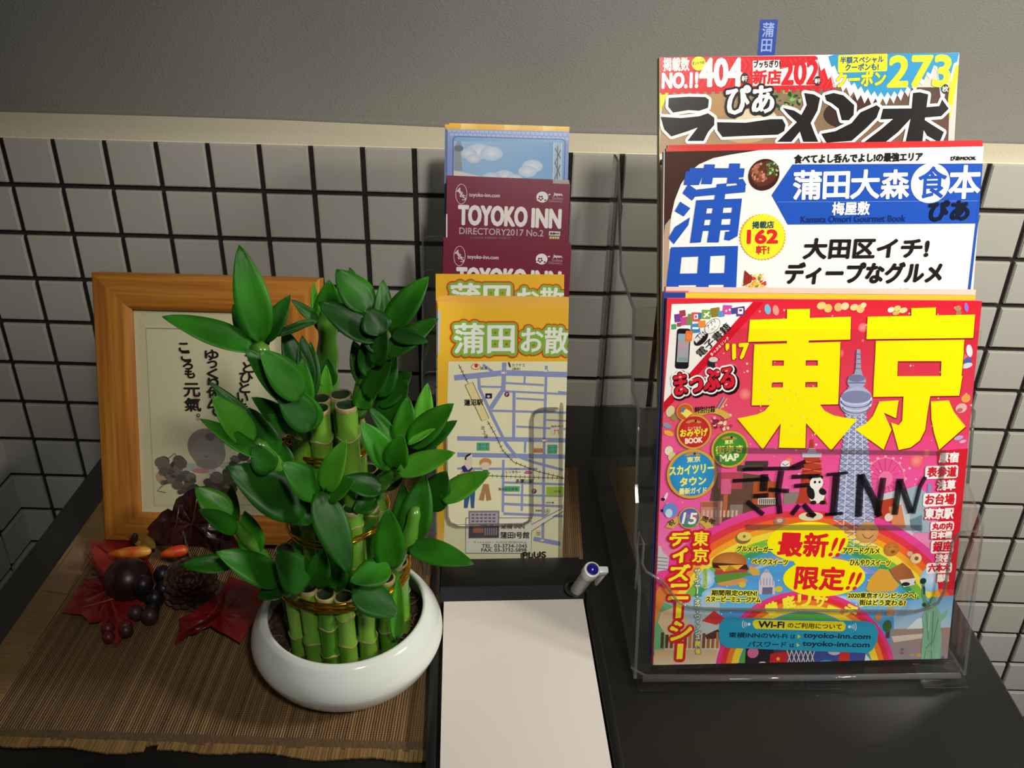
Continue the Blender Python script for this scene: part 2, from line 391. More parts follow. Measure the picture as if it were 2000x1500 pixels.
# ================================================================== WOVEN MAT
def mat_material():
    m = bpy.data.materials.new('woven_reed'); m.use_nodes = True; nt = m.node_tree; b = nt.nodes['Principled BSDF']; L = nt.links.new
    tc = nt.nodes.new('ShaderNodeTexCoord')
    def noise(sc_, det=2):
        mp = nt.nodes.new('ShaderNodeMapping'); mp.inputs['Scale'].default_value = sc_; n_ = nt.nodes.new('ShaderNodeTexNoise')
        n_.inputs['Scale'].default_value = 1; n_.inputs['Detail'].default_value = det; L(tc.outputs['Object'], mp.inputs[0]); L(mp.outputs[0], n_.inputs[0]); return n_.outputs[0]
    r = nt.nodes.new('ShaderNodeValToRGB'); e = r.color_ramp.elements
    e[0].position = .32; e[0].color = lin('4b361f')+(1,); e[1].position = .70; e[1].color = lin('9e7b4d')+(1,)
    x = e.new(.5); x.color = lin('745735')+(1,)
    L(noise((210, .6, 1), 6), r.inputs[0])
    # weft dashes: fine cross threads
    w1 = nt.nodes.new('ShaderNodeTexWave'); w1.bands_direction = 'Y'; w1.inputs['Scale'].default_value = 210; w1.inputs['Distortion'].default_value = 2.0
    L(tc.outputs['Object'], w1.inputs[0])
    w2 = nt.nodes.new('ShaderNodeTexWave'); w2.bands_direction = 'X'; w2.inputs['Scale'].default_value = 170; w2.inputs['Distortion'].default_value = 1.0
    L(tc.outputs['Object'], w2.inputs[0])
    mu = nt.nodes.new('ShaderNodeMath'); mu.operation = 'MULTIPLY'; L(w1.outputs[1], mu.inputs[0]); L(w2.outputs[1], mu.inputs[1])
    mx = nt.nodes.new('ShaderNodeMix'); mx.data_type = 'RGBA'; mx.blend_type = 'MIX'
    mm = nt.nodes.new('ShaderNodeMath'); mm.operation = 'MULTIPLY'; mm.inputs[1].default_value = .42; L(mu.outputs[0], mm.inputs[0])
    L(mm.outputs[0], mx.inputs[0]); L(r.outputs[0], mx.inputs[6]); mx.inputs[7].default_value = lin('ba965f')+(1,)
    L(mx.outputs[2], b.inputs['Base Color']); b.inputs['Roughness'].default_value = .75
    bp = nt.nodes.new('ShaderNodeBump'); bp.inputs['Strength'].default_value = .8; bp.inputs['Distance'].default_value = .0007
    ad = nt.nodes.new('ShaderNodeMath'); ad.operation = 'ADD'; L(w2.outputs[1], ad.inputs[0]); L(mu.outputs[0], ad.inputs[1])
    L(ad.outputs[0], bp.inputs['Height']); L(bp.outputs[0], b.inputs['Normal']); return m
REED = mat_material()
MX0, MX1, MY0, MY1 = .1305, .5665, -.4745, -.1325
mt = tag(empty('woven_placemat', loc=((MX0+MX1)/2, (MY0+MY1)/2, 0)), 'brown striped woven reed placemat under the potted bamboo and picture frame', 'placemat')
mc = np.array([(MX0+MX1)/2, (MY0+MY1)/2, 0])
def zmat(x, y):
    z = .0010+.0004*math.sin(x*140)*math.sin(y*30+x*60)
    if y > MY1-.016: z += .0020*((y-(MY1-.016))/.016)**2
    return z
def mat_grid(x0, x1, y0, y1, nx, ny, zt, wob=0, th=.0012):
    V, Fc = [], []
    for lay in (0, 1):
        for i in range(nx+1):
            for j in range(ny+1):
                x, y = x0+(x1-x0)*i/nx, y0+(y1-y0)*j/ny
                if wob and j == 0: y += wob*(math.sin(x*95)*.5+math.sin(x*41+1)*.5+(-1.6 if abs(x-.272) < .004 else 0)*-.6)
                V.append(np.array([x, y, max(zt(x, y) if lay else zt(x, y)-th, .00005)])-mc)
    q = (nx+1)*(ny+1)
    for i in range(nx):
        for j in range(ny):
            a = i*(ny+1)+j; Fc.append((a+q, a+q+1, a+q+ny+2, a+q+ny+1)); Fc.append((a, a+ny+1, a+ny+2, a+1))
    bd = [i*(ny+1) for i in range(nx+1)]+[nx*(ny+1)+j for j in range(1, ny+1)]+[i*(ny+1)+ny for i in range(nx-1, -1, -1)]+[j for j in range(ny-1, 0, -1)]
    for i in range(len(bd)): a, b = bd[i], bd[(i+1) % len(bd)]; Fc.append((a, b, b+q, a+q))
    return V, Fc
newobj('woven_field', *mat_grid(MX0+.002, MX1, MY0+.014, MY1, 110, 40, zmat), REED, mt, smooth=True, ang=50)
newobj('front_border', *mat_grid(MX0, MX1, MY0+.006, MY0+.0142, 110, 2, lambda x, y: zmat(x, y)+.0004), mat('woven_border', '4f3a25', .8, noise=((700, 300, 1), '655034', 2, .3, .7), bump=((900, 900, 900), .6, .0004)), mt)
# reed ends: a fringe of small slips
V, Fc = [], []
fr = bmesh.new(); x = MX0+.001
while x < MX1-.002:
    wd = rng.uniform(.0016, .0034); dy = .0016*math.sin(x*95)+.0012*math.sin(x*41+1)+rng.uniform(-.0003, .0003)
    if abs(x-.272) < .004: dy += .004
    bbox_bm(x-mc[0], x+wd-.0003-mc[0], MY0+dy-mc[1], MY0+.0075-mc[1], .0002, .0014+rng.uniform(0, .0004), 0, 1, fr); x += wd
tag(bm_obj('reed_fringe', fr, mat('reed_ends', '94733f', .7, noise=((260, 1, 1), '6d522c', 2, .35, .65)), mt), kind='stuff')
newobj('side_hem', *mat_grid(MX0-.0008, MX0+.0245, MY0+.010, MY1, 6, 40, lambda x, y: zmat(x, y)+.0014, th=.0016), mat('hem_cloth', '7d6139', .85, noise=((60, 700, 1), '8f7245', 3, .35, .65), bump=((1200, 1200, 400), .6, .0004)), mt, smooth=True, ang=50)
qs = [on(u, v, 2, .003) for u, v in ((143, 1069), (181, 1071), (131, 1160), (84, 1152))]
o = slab('hem_patch', [q-mc-np.array([0, 0, .0006]) for q in qs], (0, 0, .0008), mat('hem_patch_pale', '947257', .8, noise=((250, 10, 1), '846449', 2, .3, .7)), mt); o['label'] = 'pale tan patch on the hem'

# ================================================================== PICTURE FRAME
BLf = on(203, 1056, 2, .0080); le = math.radians(19.4)
FW, FH, FB, FBB = .185, .2262, .0295, .0235
fs = Sheet(BLf+np.array([0, 0, 0]), (1, 0, 0), (0, math.sin(le), math.cos(le)), FW, FH)
fr_ = tag(empty('picture_frame', fs.mtx), 'honey coloured wooden picture frame with brush lettering and a grey ink figure', 'picture frame')
T0 = .016
def rail(name, o1, o2, i2, i1, m):
    # outer edge o1-o2, inner edge i1-i2; moulded: high outside lip falling to the inside
    def P(a, b, f, y): return ((a[0]+(b[0]-a[0])*f), y, (a[1]+(b[1]-a[1])*f))
    prf = [(0, T0), (0, .002), (.04, .0004), (.12, 0), (.80, .0022), (.93, .0038), (1, .0060), (1, T0)]
    V = [P(o1, i1, f, y) for f, y in prf]+[P(o2, i2, f, y) for f, y in prf]; k = len(prf)
    Fc = [(i, (i+1) % k, (i+1) % k+k, i+k) for i in range(k)]+[tuple(range(k)), tuple(range(2*k-1, k-1, -1))]
    return newobj(name, V, Fc, m, fr_, smooth=True, ang=35)
a, b, c, d = (0, 0), (FW, 0), (FW, FH), (0, FH); ia, ib, ic, id_ = (FB, FBB), (FW-FB, FBB), (FW-FB, FH-FB), (FB, FH-FB)
rail('frame_rail', d, c, ic, id_, WOOD); rail('frame_rail', a, b, ib, ia, WOOD); rail('frame_rail', d, a, ia, id_, WOODV); rail('frame_rail', c, b, ib, ic, WOODV)
box('backing_board', .004, FW-.004, .0135, T0-.001, .004, FH-.004, mat('backing_card', '6b4a28', .8), fr_)
box('card', FB-.004, FW-.0275, .0096, .0125, FBB-.004, FH-.0275, mat('cream_card', 'e6dfb9', .8, spec=.2), fr_)
box('glass_pane', FB-.003, FW-.0265, .0078, .0086, FBB-.003, FH-.0265, GLASS, fr_)
# easel strut behind
stt = math.tan(le)
slab('easel_strut', [(FW*.4, T0, FH*.62), (FW*.6, T0, FH*.62), (FW*.64, T0+.072, .0262), (FW*.36, T0+.072, .0262)], (0, .003, 0), mat('backing_card', '', 0), fr_)
ps = Sheet(BLf-fs.N*.0096+fs.X*(FB-.004)+fs.Y*(FBB-.004), fs.X, fs.Y, FW-2*FB+.006, FH-FB-FBB+.006)
cr = 'ddd6b3'
ps.quad([(283, 636), (545, 640), (545, 985), (300, 985)], ['ece6c2', 'ece6c2', 'e4dcb6', 'e6deb9'], 0, (2, 2))
ps.line([(285, 641), (545, 646)], 2.2, 'a9a591', 1)  # shadow along the card's upper edge, painted as a flat grey line
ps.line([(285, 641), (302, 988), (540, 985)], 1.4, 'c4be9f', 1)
ink = '26221b'
def brush(pl, w=3.2):
    for q in pl: ps.line(q, w, ink, 6)
ps.vtxt('ほっとひといき', (494, 668), (470, 806), 25, 20, ink, 6, bold=.9)
ps.vtxt('ゆっくり休んで', (414, 684), (421, 812), 26, 20, ink, 6, bold=.9)
ps.vtxt('こころも', (358, 670), (374, 738), 23, 17, ink, 6, bold=1.0)
ps.vtxt('元氣', (375, 747), (379, 804), 31, 26, ink, 6, bold=.9)
ps.ell(388, 811, 3.4, 3.4, ink, 6); ps.ell(388, 811, 1.8, 1.8, cr, 7)
for u, v, r_ in ((383, 773, 5), (385, 788, 5), (388, 818, 3)): ps.ell(u, v, r_, r_*1.2, 'dda694', 4)
def blob(u, v, r_, c, L, n=14, sp=.9):
    for i in range(n):
        a_ = rng.uniform(0, 6.28); d_ = r_*sp*math.sqrt(rng.uniform(0, 1)); q = r_*rng.uniform(.22, .5)
        ps.ell(u+d_*math.cos(a_), v+d_*math.sin(a_)*.8, q, q*.85, c[rng.randint(len(c))], L+i*.03, n=12)
ps.ell(403, 872, 36, 36, '918e84', 2); ps.ell(408, 884, 33, 34, '99968b', 2.1); ps.ell(404, 906, 20, 9, '8f8c83', 2.2)
ps.ell(411, 853, 9, 8, '6f6f78', 3); ps.ell(404, 892, 4, 1, '605d58', 3.2)
for u, v, rx_, ry_ in ((372, 912, 20, 8), (400, 918, 22, 7), (450, 910, 20, 9)): ps.ell(u, v, rx_, ry_, 'b9c4b4', 1.5)
ps.ell(392, 919, 16, 5, 'cf8f8e', 3.4); ps.ell(315, 932, 10, 12, 'd5a98e', 1.6)
GR = ['5d5950', '6d685e', '7d786c', '4f4b43']
blob(338, 912, 28, GR, 3.5, 18); blob(362, 945, 26, GR, 4.2, 18); blob(330, 935, 16, GR, 4.0, 9)
blob(430, 950, 30, GR, 4.2, 18); blob(452, 925, 18, GR, 4.0, 10); blob(475, 905, 24, GR, 3.5, 12); blob(500, 940, 22, GR, 4.4, 12)
for q in ([(330, 895), (342, 885), (352, 900)], [(318, 948), (308, 958), (325, 962)], [(410, 925), (430, 940), (450, 945)]): ps.line(q, 1.5, '6f7050', 5.4)
ce = empty('t', None); bpy.data.objects.remove(ce)
o = ps.build('ink_print', fr_, PRINTM); o.matrix_basis = fs.mtx.inverted() @ ps.mtx
# ================================================================== POTTED LUCKY BAMBOO
PX, PY = .391, -.392
pc = np.array([PX, PY, .0016])
pl = tag(empty('potted_bamboo', loc=tuple(pc)), 'three tier lucky bamboo tied with gold wire in a round white bowl', 'potted plant')
prof = [(.0, .0), (.036, .0), (.041, .0012), (.051, .007), (.0605, .0165), (.0662, .0275), (.0672, .0345), (.0650, .0430), (.0600, .0515), (.0572, .0540), (.0553, .0548), (.0536, .0536), (.0545, .050), (.0585, .043), (.0605, .034), (.058, .022), (.048, .012), (0, .008)]
def smooth_prof(p, n=4):
    p = np.array(p); out = []
    for i in range(len(p)-1):
        p0, p1, p2, p3 = p[max(i-1, 0)], p[i], p[i+1], p[min(i+2, len(p)-1)]
        for k in range(n):
            t = k/n; out.append(.5*((2*p1)+(-p0+p2)*t+(2*p0-5*p1+4*p2-p3)*t*t+(-p0+3*p1-3*p2+p3)*t**3))
    return [(max(a_, 0.0001), b_) for a_, b_ in out]+[tuple(p[-1])]
V, Fc = lathe(smooth_prof(prof), 72); newobj('bowl', V, Fc, POT, pl, smooth=True)
# soil with roots
V, Fc = [(0, 0, .036)], []
for i in range(1, 13):
    for k in range(48):
        r_ = .0585*i/12; a_ = 2*math.pi*k/48; V.append((r_*math.cos(a_), r_*math.sin(a_), .034+rng.uniform(-.0012, .0014)))
for k in range(48): Fc.append((0, 1+k, 1+(k+1) % 48))
for i in range(11):
    for k in range(48): a_, b_ = 1+i*48+k, 1+i*48+(k+1) % 48; Fc.append((a_, b_, b_+48, a_+48))
newobj('soil', V, Fc, SOIL, pl, smooth=True)
rt = []
for i in range(90):
    a_ = rng.uniform(0, 6.28); r_ = rng.uniform(.045, .055); p0 = np.array([r_*math.cos(a_), r_*math.sin(a_), .0355]); g = rng.uniform(0, 6.28); pts = []
    for k in range(6):
        pts.append(p0+np.array([.0035*k*math.cos(g+k*.3), .0035*k*math.sin(g+k*.3), .0028*math.sin(k*.8+a_)]))
    pts = [p if np.hypot(p[0], p[1]) < .0575 else p*np.array([.0575/np.hypot(p[0], p[1])]*2+[1]) for p in pts]
    rt.append(tube(pts, .00032, 5))
tag(newobj('roots', *join(*rt), ROOT, pl, smooth=True), kind='stuff')
# stalks
def stalk(x, y, z0, z1, r, nodes, m, lean=(0, 0), cut=True):
    """x, y local; returns object with node rings and cut top as sub-parts"""
    prf = []; zs = sorted(set([z0, z1]+[z for n_ in nodes for z in (n_-.0022, n_-.0008, n_, n_+.0008, n_+.003) if z0 < z < z1]))
    for z in zs:
        rr_ = r
        for n_ in nodes:
            if abs(z-n_) < .001: rr_ = r*1.07
            elif 0 < z-n_ < .0035: rr_ = r*.93
        prf.append((rr_, z))
    V, Fc = lathe(prf, 18); sh = lambda p: (p[0]+x+lean[0]*(p[2]-z0), p[1]+y+lean[1]*(p[2]-z0), p[2])
    o_ = newobj('stalk', [sh(p) for p in V], Fc, m, pl, smooth=True)
    for n_ in nodes:
        if not (z0 < n_ < z1-.002): continue
        V, Fc = [], []
        for j, (q, dz) in enumerate(((1.0, -.0013), (1.10, -.0006), (1.11, .0002), (1.02, .0008))):
            for k in range(18):
                a_ = 2*math.pi*k/18; w_ = .0009*math.sin(k*1.1+n_*900); V.append(sh((r*q*math.cos(a_), r*q*math.sin(a_), n_+dz+w_)))
        for j in range(3):
            for k in range(18): a_, b_ = j*18+k, j*18+(k+1) % 18; Fc.append((a_, b_, b_+18, a_+18))
        newobj('node_ring', V, Fc, NODE, o_, smooth=True)
    if cut:
        V, Fc = lathe([(r*1.01, z1-.0028), (r*1.05, z1-.0004), (r*.98, z1+.0003), (r*.84, z1)], 18)
        newobj('cut_rim', [sh(p) for p in V], Fc, NODE, o_, smooth=True)
        V, Fc = lathe([(r*.86, z1+.0001), (r*.8, z1-.0006), (.0001, z1-.0009)], 18)
        newobj('cut_face', [sh(p) for p in V], Fc, CUT, o_, smooth=True)
    return o_
def loc(u, v, y): return on(u, v, 1, y)-pc
R1 = .0385
fr_nodes = {0: 1215, 1: 1246, 2: 1260, 3: 1232, 4: 1212, 5: 1203, 6: 1237, 7: 1215}
us = [551, 581, 615, 648.6, 682, 717.7, 753, 776]
cyl = 0
for i, u in enumerate(us):
    # front arc of the lower ring: x from the picture, y from the ring
    x = on(u, 1215, 1, PY-.02)[0]-PX+.0015
    x = max(-.0385, min(.0385, x)); y = -math.sqrt(max(R1*R1-x*x, 0))*.92
    zn = loc(u, fr_nodes[i], PY+y-.006)[2]
    stalk(x, y, .030, .098+rng.uniform(-.006, .006), .0064, [zn, zn-.024, zn+.036], STALK if i % 3 else STALKD)
for k in range(9):
    a_ = math.radians(8+k*20.5); stalk(R1*math.cos(a_), R1*math.sin(a_)*.9, .030, .100+rng.uniform(-.006, .008), .0064, [.06+rng.uniform(-.01, .01), .09], STALKD)
zt2 = {0: .170, 1: .168, 2: .166, 3: .160}
for k in range(11):
    a_ = 2*math.pi*(k+.3)/11; stalk(.0255*math.cos(a_), .0255*math.sin(a_), .034, .158+rng.uniform(-.008, .010), .0062, [.105+rng.uniform(-.012, .012), .140+rng.uniform(-.008, .008)], STALK if k % 2 else STALKD)
# the top cluster: three cut stalks in front, two behind and the tall leafing one
for u, v, y, nn in ((622, 797, -.405, (.204,)), (676, 790, -.405, (.206,)), (586, 822, -.402, (.205,)), (624, 778, -.388, ()), (665, 770, -.385, ()), (641, 800, -.372, ()), (690, 812, -.380, (.2,)), (600, 820, -.375, ())):
    p = loc(u, v, y); r_ = .0068; stalk(p[0], p[1], .036, p[2], r_, [z_-pc[2] for z_ in nn]+[.172+rng.uniform(-.004, .004)], STALK)
# gold wire, three loops per tier
def ring(z, rx, ry, cx=0, cy=0, n=3, tilt=0, name='gold_wire'):
    vf = []
    for j in range(n):
        pts = []
        for k in range(41):
            a_ = 2*math.pi*k/40; q = 1+.012*math.sin(7*a_+j*2)
            pts.append((cx+rx*q*math.cos(a_), cy+ry*q*math.sin(a_), z-j*.0021+.0010*math.sin(3*a_+j*1.7)+tilt*math.cos(a_)))
        vf.append(tube(pts, .00085, 7, False))
    return vf
g1 = ring(.0945, .0455, .0435, n=4); newobj('gold_wire', *join(*g1), GOLD, pl, smooth=True)
g2 = ring(.137, .0335, .0330, n=3, tilt=.003); newobj('gold_wire', *join(*g2), GOLD, pl, smooth=True)
tc_ = loc(640, 850, -.392)
g3 = ring(tc_[2]-.006, .0255, .0235, tc_[0]+.001, tc_[1]+.004, n=3, tilt=.001)
kn = loc(566, 862, -.402)
for j in range(7):
    a_ = j*.9; pts = [kn+np.array([.0045*math.cos(a_+t), .002*math.sin(t*1.3), .0035*math.sin(a_+t*1.2)]) for t in np.linspace(0, 4.5, 10)]
    g3.append(tube(pts, .0008, 6, False))
newobj('gold_wire', *join(*g3), GOLD, pl, smooth=True)

# ---- shoots and leaves
def leaf_mesh(B, T, wd, fold=.35, droop=.0, roll=0, cup=0):
    B, T = np.array(B), np.array(T); ax = T-B; Ln = np.linalg.norm(ax); ax /= Ln
    mid = (B+T)/2+pc; view = CAM-mid; view /= np.linalg.norm(view)
    nrm = view*.75+np.array([0, 0, .65]); nrm -= ax*(nrm@ax); nrm /= np.linalg.norm(nrm)
    sd = np.cross(ax, nrm); r_ = math.radians(roll); nrm, sd = nrm*math.cos(r_)+sd*math.sin(r_), sd*math.cos(r_)-nrm*math.sin(r_)
    NA, NC = 12, 6; V, Fc = [], []; th = .00035
    for lay in (0, 1):
        for i in range(NA+1):
            t = i/NA; p = B+ax*Ln*t+nrm*(droop*Ln*(4*t*(1-t))*.5)
            ww = wd/2*(math.sin(math.pi*min(1, t**.82*.97+.03))**.72)*(1-.15*t) if t < 1 else 0
            ww = max(ww, wd*.10*(1-t)); 
            if i == NA: ww = wd*.008
            for j in range(NC+1):
                s_ = (j/NC*2-1); f = abs(s_)
                off = fold*ww*(f**1.3)-cup*ww*f*f+.0004*math.sin(t*9+j*2)
                V.append(p+sd*s_*ww+nrm*(off*(1-.55*t)-(th if lay else 0)))
    q = (NA+1)*(NC+1)
    for i in range(NA):
        for j in range(NC):
            a_ = i*(NC+1)+j; Fc.append((a_, a_+1, a_+NC+2, a_+NC+1)); Fc.append((a_+q, a_+q+NC+1, a_+q+NC+2, a_+q+1))
    bd = [i*(NC+1) for i in range(NA+1)]+[NA*(NC+1)+j for j in range(1, NC+1)]+[i*(NC+1)+NC for i in range(NA-1, -1, -1)]+list(range(NC-1, 0, -1))
    for i in range(len(bd)): a_, b_ = bd[i], bd[(i+1) % len(bd)]; Fc.append((a_, b_, b_+q, a_+q))
    return V, Fc
def shoot(stem, leaves):
    """stem: list of (u, v, y, radius); leaves: (bu, bv, tu, tv, width px, y base, y tip, material, roll, fold)"""
    pts = [loc(u, v, y) for u, v, y, r_ in stem]; n_ = []
    rad = [s_[3] for s_ in stem]; P, Rr = [], []
    for i in range(len(pts)-1):
        for t in np.linspace(0, 1, 5)[:-1]: P.append(pts[i]*(1-t)+pts[i+1]*t); Rr.append((rad[i]*(1-t)+rad[i+1]*t)*(1+.10*math.cos(t*2*math.pi)))
    P.append(pts[-1]); Rr.append(rad[-1]*.6)
    so = newobj('shoot', *tube(P, Rr, 12), STALKD if len(leaves) else STALK, pl, smooth=True)
    for (bu, bv, tu, tv, wp, yb, yt, mk, *rest) in leaves:
        roll = rest[0] if rest else rng.uniform(-12, 12); fold = rest[1] if len(rest) > 1 else .38
        B, T = loc(bu, bv, yb), loc(tu, tv, yt); dist = np.linalg.norm((B+T)/2+pc-CAM); w_ = wp*dist/F*1.22
        newobj('leaf', *leaf_mesh(B, T, w_, fold, rng.uniform(-.02, .10), roll), (LEAF, LEAF2, LEAF3)[mk], so, smooth=True)
    return so
# top left shoot
shoot([(598, 815, -.405, .0055), (560, 770, -.412, .0060), (520, 715, -.418, .0065), (503, 670, -.418, .005)], [
    (510, 668, 467, 478, 58, -.415, -.400, 0, 0, .3), (494, 683, 317, 618, 52, -.42, -.43, 0, 8, .3), (507, 688, 455, 595, 42, -.405, -.39, 1),
    (517, 668, 567, 576, 36, -.41, -.40, 1), (505, 690, 520, 600, 36, -.39, -.38, 1), (528, 655, 614, 629, 15, -.405, -.39, 1, 30),
    (588, 790, 478, 682, 58, -.432, -.440, 1, 0, .2), (590, 775, 508, 684, 62, -.438, -.446, 0, 0, .2), (597, 770, 553, 640, 44, -.40, -.385, 1), (604, 765, 590, 655, 34, -.40, -.385, 1),
    (598, 785, 607, 668, 42, -.385, -.37, 1), (566, 835, 492, 776, 38, -.425, -.435, 1), (575, 840, 515, 812, 30, -.428, -.435, 0), (612, 835, 540, 758, 62, -.436, -.442, 1, 0, .2),
    (618, 835, 585, 765, 40, -.43, -.43, 0), (595, 800, 590, 700, 34, -.425, -.42, 0)])
# tall shoot in the middle, behind
shoot([(640, 800, -.368, .0058), (641, 745, -.362, .0068), (640, 690, -.360, .0068), (640, 630, -.358, .0062), (641, 600, -.358, .004)], [
    (641, 655, 643, 546, 52, -.352, -.350, 0, 0, .3), (620, 640, 612, 550, 16, -.355, -.35, 2), (622, 630, 569, 585, 20, -.358, -.36, 1),
    (620, 628, 548, 645, 14, -.362, -.37, 1), (640, 755, 638, 700, 34, -.375, -.372, 1, 0, .6), (652, 640, 662, 580, 34, -.352, -.345, 1), (636, 800, 637, 712, 26, -.376, -.374, 2, 0, .5)])
# right top shoot
shoot([(694, 805, -.392, .0062), (715, 755, -.395, .0062), (732, 700, -.398, .0062), (742, 650, -.40, .0055), (744, 615, -.40, .004)], [
    (738, 665, 621, 590, 56, -.405, -.400, 1, 0, .2), (722, 608, 657, 526, 58, -.395, -.385, 0, 0, .25), (696, 575, 683, 522, 20, -.385, -.375, 1),
    (742, 655, 722, 602, 52, -.408, -.400, 1, 0, .3), (748, 640, 748, 546, 32, -.398, -.385, 0), (758, 645, 837, 540, 52, -.400, -.390, 0, 0, .25), (745, 690, 706, 620, 40, -.406, -.40, 1),
    (754, 694, 856, 622, 44, -.408, -.40, 0, 0, .3), (764, 650, 836, 668, 30, -.404, -.41, 1, 20), (718, 758, 690, 665, 40, -.398, -.39, 1), (722, 735, 712, 660, 36, -.404, -.40, 1),
    (714, 775, 764, 702, 40, -.408, -.405, 1, 0, .4), (738, 775, 772, 690, 42, -.39, -.38, 1), (735, 790, 804, 727, 50, -.385, -.38, 1, 0, .25), (742, 835, 796, 742, 54, -.39, -.385, 1),
    (707, 800, 716, 752, 34, -.406, -.404, 0, 0, .5), (735, 715, 752, 640, 36, -.41, -.405, 1), (700, 800, 740, 745, 30, -.40, -.39, 1)])
# right middle shoot
shoot([(716, 960, -.40, .0050), (745, 945, -.405, .0055), (775, 915, -.41, .0058), (785, 875, -.412, .0045)], [
    (788, 872, 797, 774, 42, -.405, -.395, 0), (772, 862, 721, 794, 24, -.40, -.39, 0), (765, 915, 704, 824, 50, -.415, -.415, 0, 0, .3), (770, 915, 786, 848, 46, -.42, -.42, 0, 0, .4),
    (822, 850, 835, 748, 34, -.39, -.38, 2, 0, .25), (800, 872, 886, 788, 52, -.41, -.405, 0, 0, .25), (815, 880, 893, 821, 34, -.40, -.395, 1, 0, .2), (797, 868, 850, 837, 16, -.418, -.415, 2),
    (776, 922, 889, 884, 46, -.425, -.43, 2, 0, .25), (790, 905, 700, 980, 36, -.40, -.40, 1), (735, 880, 745, 820, 30, -.39, -.38, 1), (790, 915, 742, 958, 40, -.405, -.405, 1, 0, .3)])
# right lower shoot
shoot([(745, 1120, -.415, .0050), (772, 1095, -.42, .0052), (800, 1050, -.42, .0050), (812, 990, -.415, .0040)], [
    (805, 1058, 830, 926, 54, -.418, -.40, 0, 0, .35), (790, 1058, 788, 945, 44, -.405, -.395, 1), (838, 995, 872, 920, 56, -.40, -.395, 1, 0, .2), (862, 975, 957, 923, 46, -.402, -.405, 2, 0, .3),
    (762, 1112, 758, 992, 54, -.438, -.440, 0, 0, .15), (798, 1068, 926, 1102, 46, -.425, -.44, 0, 0, .25), (762, 1108, 683, 1136, 52, -.442, -.455, 0, 0, .15), (690, 1148, 778, 1203, 58, -.448, -.455, 1, 0, .15),
    (790, 1075, 822, 1055, 26, -.42, -.42, 1), (775, 1250, 778, 1125, 26, -.425, -.42, 2, 0, .6)])
# centre front shoots
shoot([(625, 1010, -.418, .0050), (640, 975, -.428, .0052), (646, 955, -.432, .004)], [
    (622, 968, 551, 904, 58, -.438, -.445, 0, 0, .15), (636, 960, 676, 858, 44, -.436, -.435, 2, 0, .35), (640, 968, 692, 940, 46, -.438, -.442, 0, 0, .2), (622, 962, 684, 1122, 58, -.44, -.462, 1, 0, .15),
    (745, 960, 664, 935, 44, -.415, -.415, 1), (735, 975, 690, 1000, 40, -.412, -.42, 1)])
# left middle shoot
shoot([(600, 985, -.41, .0052), (565, 950, -.418, .0056), (530, 900, -.425, .0052), (500, 860, -.428, .004)], [
    (596, 1000, 444, 912, 86, -.432, -.445, 1, 0, .12), (610, 1015, 500, 975, 52, -.43, -.44, 1), (492, 868, 414, 773, 48, -.43, -.43, 2, 0, .35), (505, 892, 391, 818, 34, -.435, -.44, 0, 10, .3),
    (500, 828, 405, 743, 20, -.42, -.415, 1), (535, 898, 486, 796, 48, -.425, -.42, 1), (528, 922, 495, 868, 44, -.435, -.435, 1), (552, 920, 548, 862, 40, -.42, -.415, 1), (497, 878, 482, 800, 26, -.42, -.41, 1),
    (575, 905, 575, 850, 36, -.40, -.395, 1)])
# left lower shoot
shoot([(548, 1130, -.415, .0045), (510, 1085, -.42, .0042), (480, 1050, -.425, .004), (455, 1020, -.428, .0032)], [
    (448, 1014, 381, 952, 46, -.43, -.425, 2, 0, .35), (462, 1040, 388, 995, 34, -.436, -.44, 0), (452, 1035, 452, 946, 26, -.42, -.41, 1), (497, 1085, 478, 998, 42, -.425, -.42, 0, 0, .3)])
# left bottom shoot
shoot([(585, 1165, -.425, .0045), (560, 1150, -.432, .0046), (545, 1138, -.435, .004)], [
    (548, 1138, 422, 1078, 54, -.442, -.455, 0, 0, .2), (455, 1104, 353, 1104, 34, -.438, -.445, 0, 0, .3), (552, 1150, 504, 1168, 38, -.445, -.455, 1), (598, 1148, 538, 1078, 62, -.445, -.45, 1, 0, .15),
    (615, 1148, 632, 1070, 44, -.44, -.44, 1), (660, 1150, 655, 1080, 40, -.435, -.43, 1)])

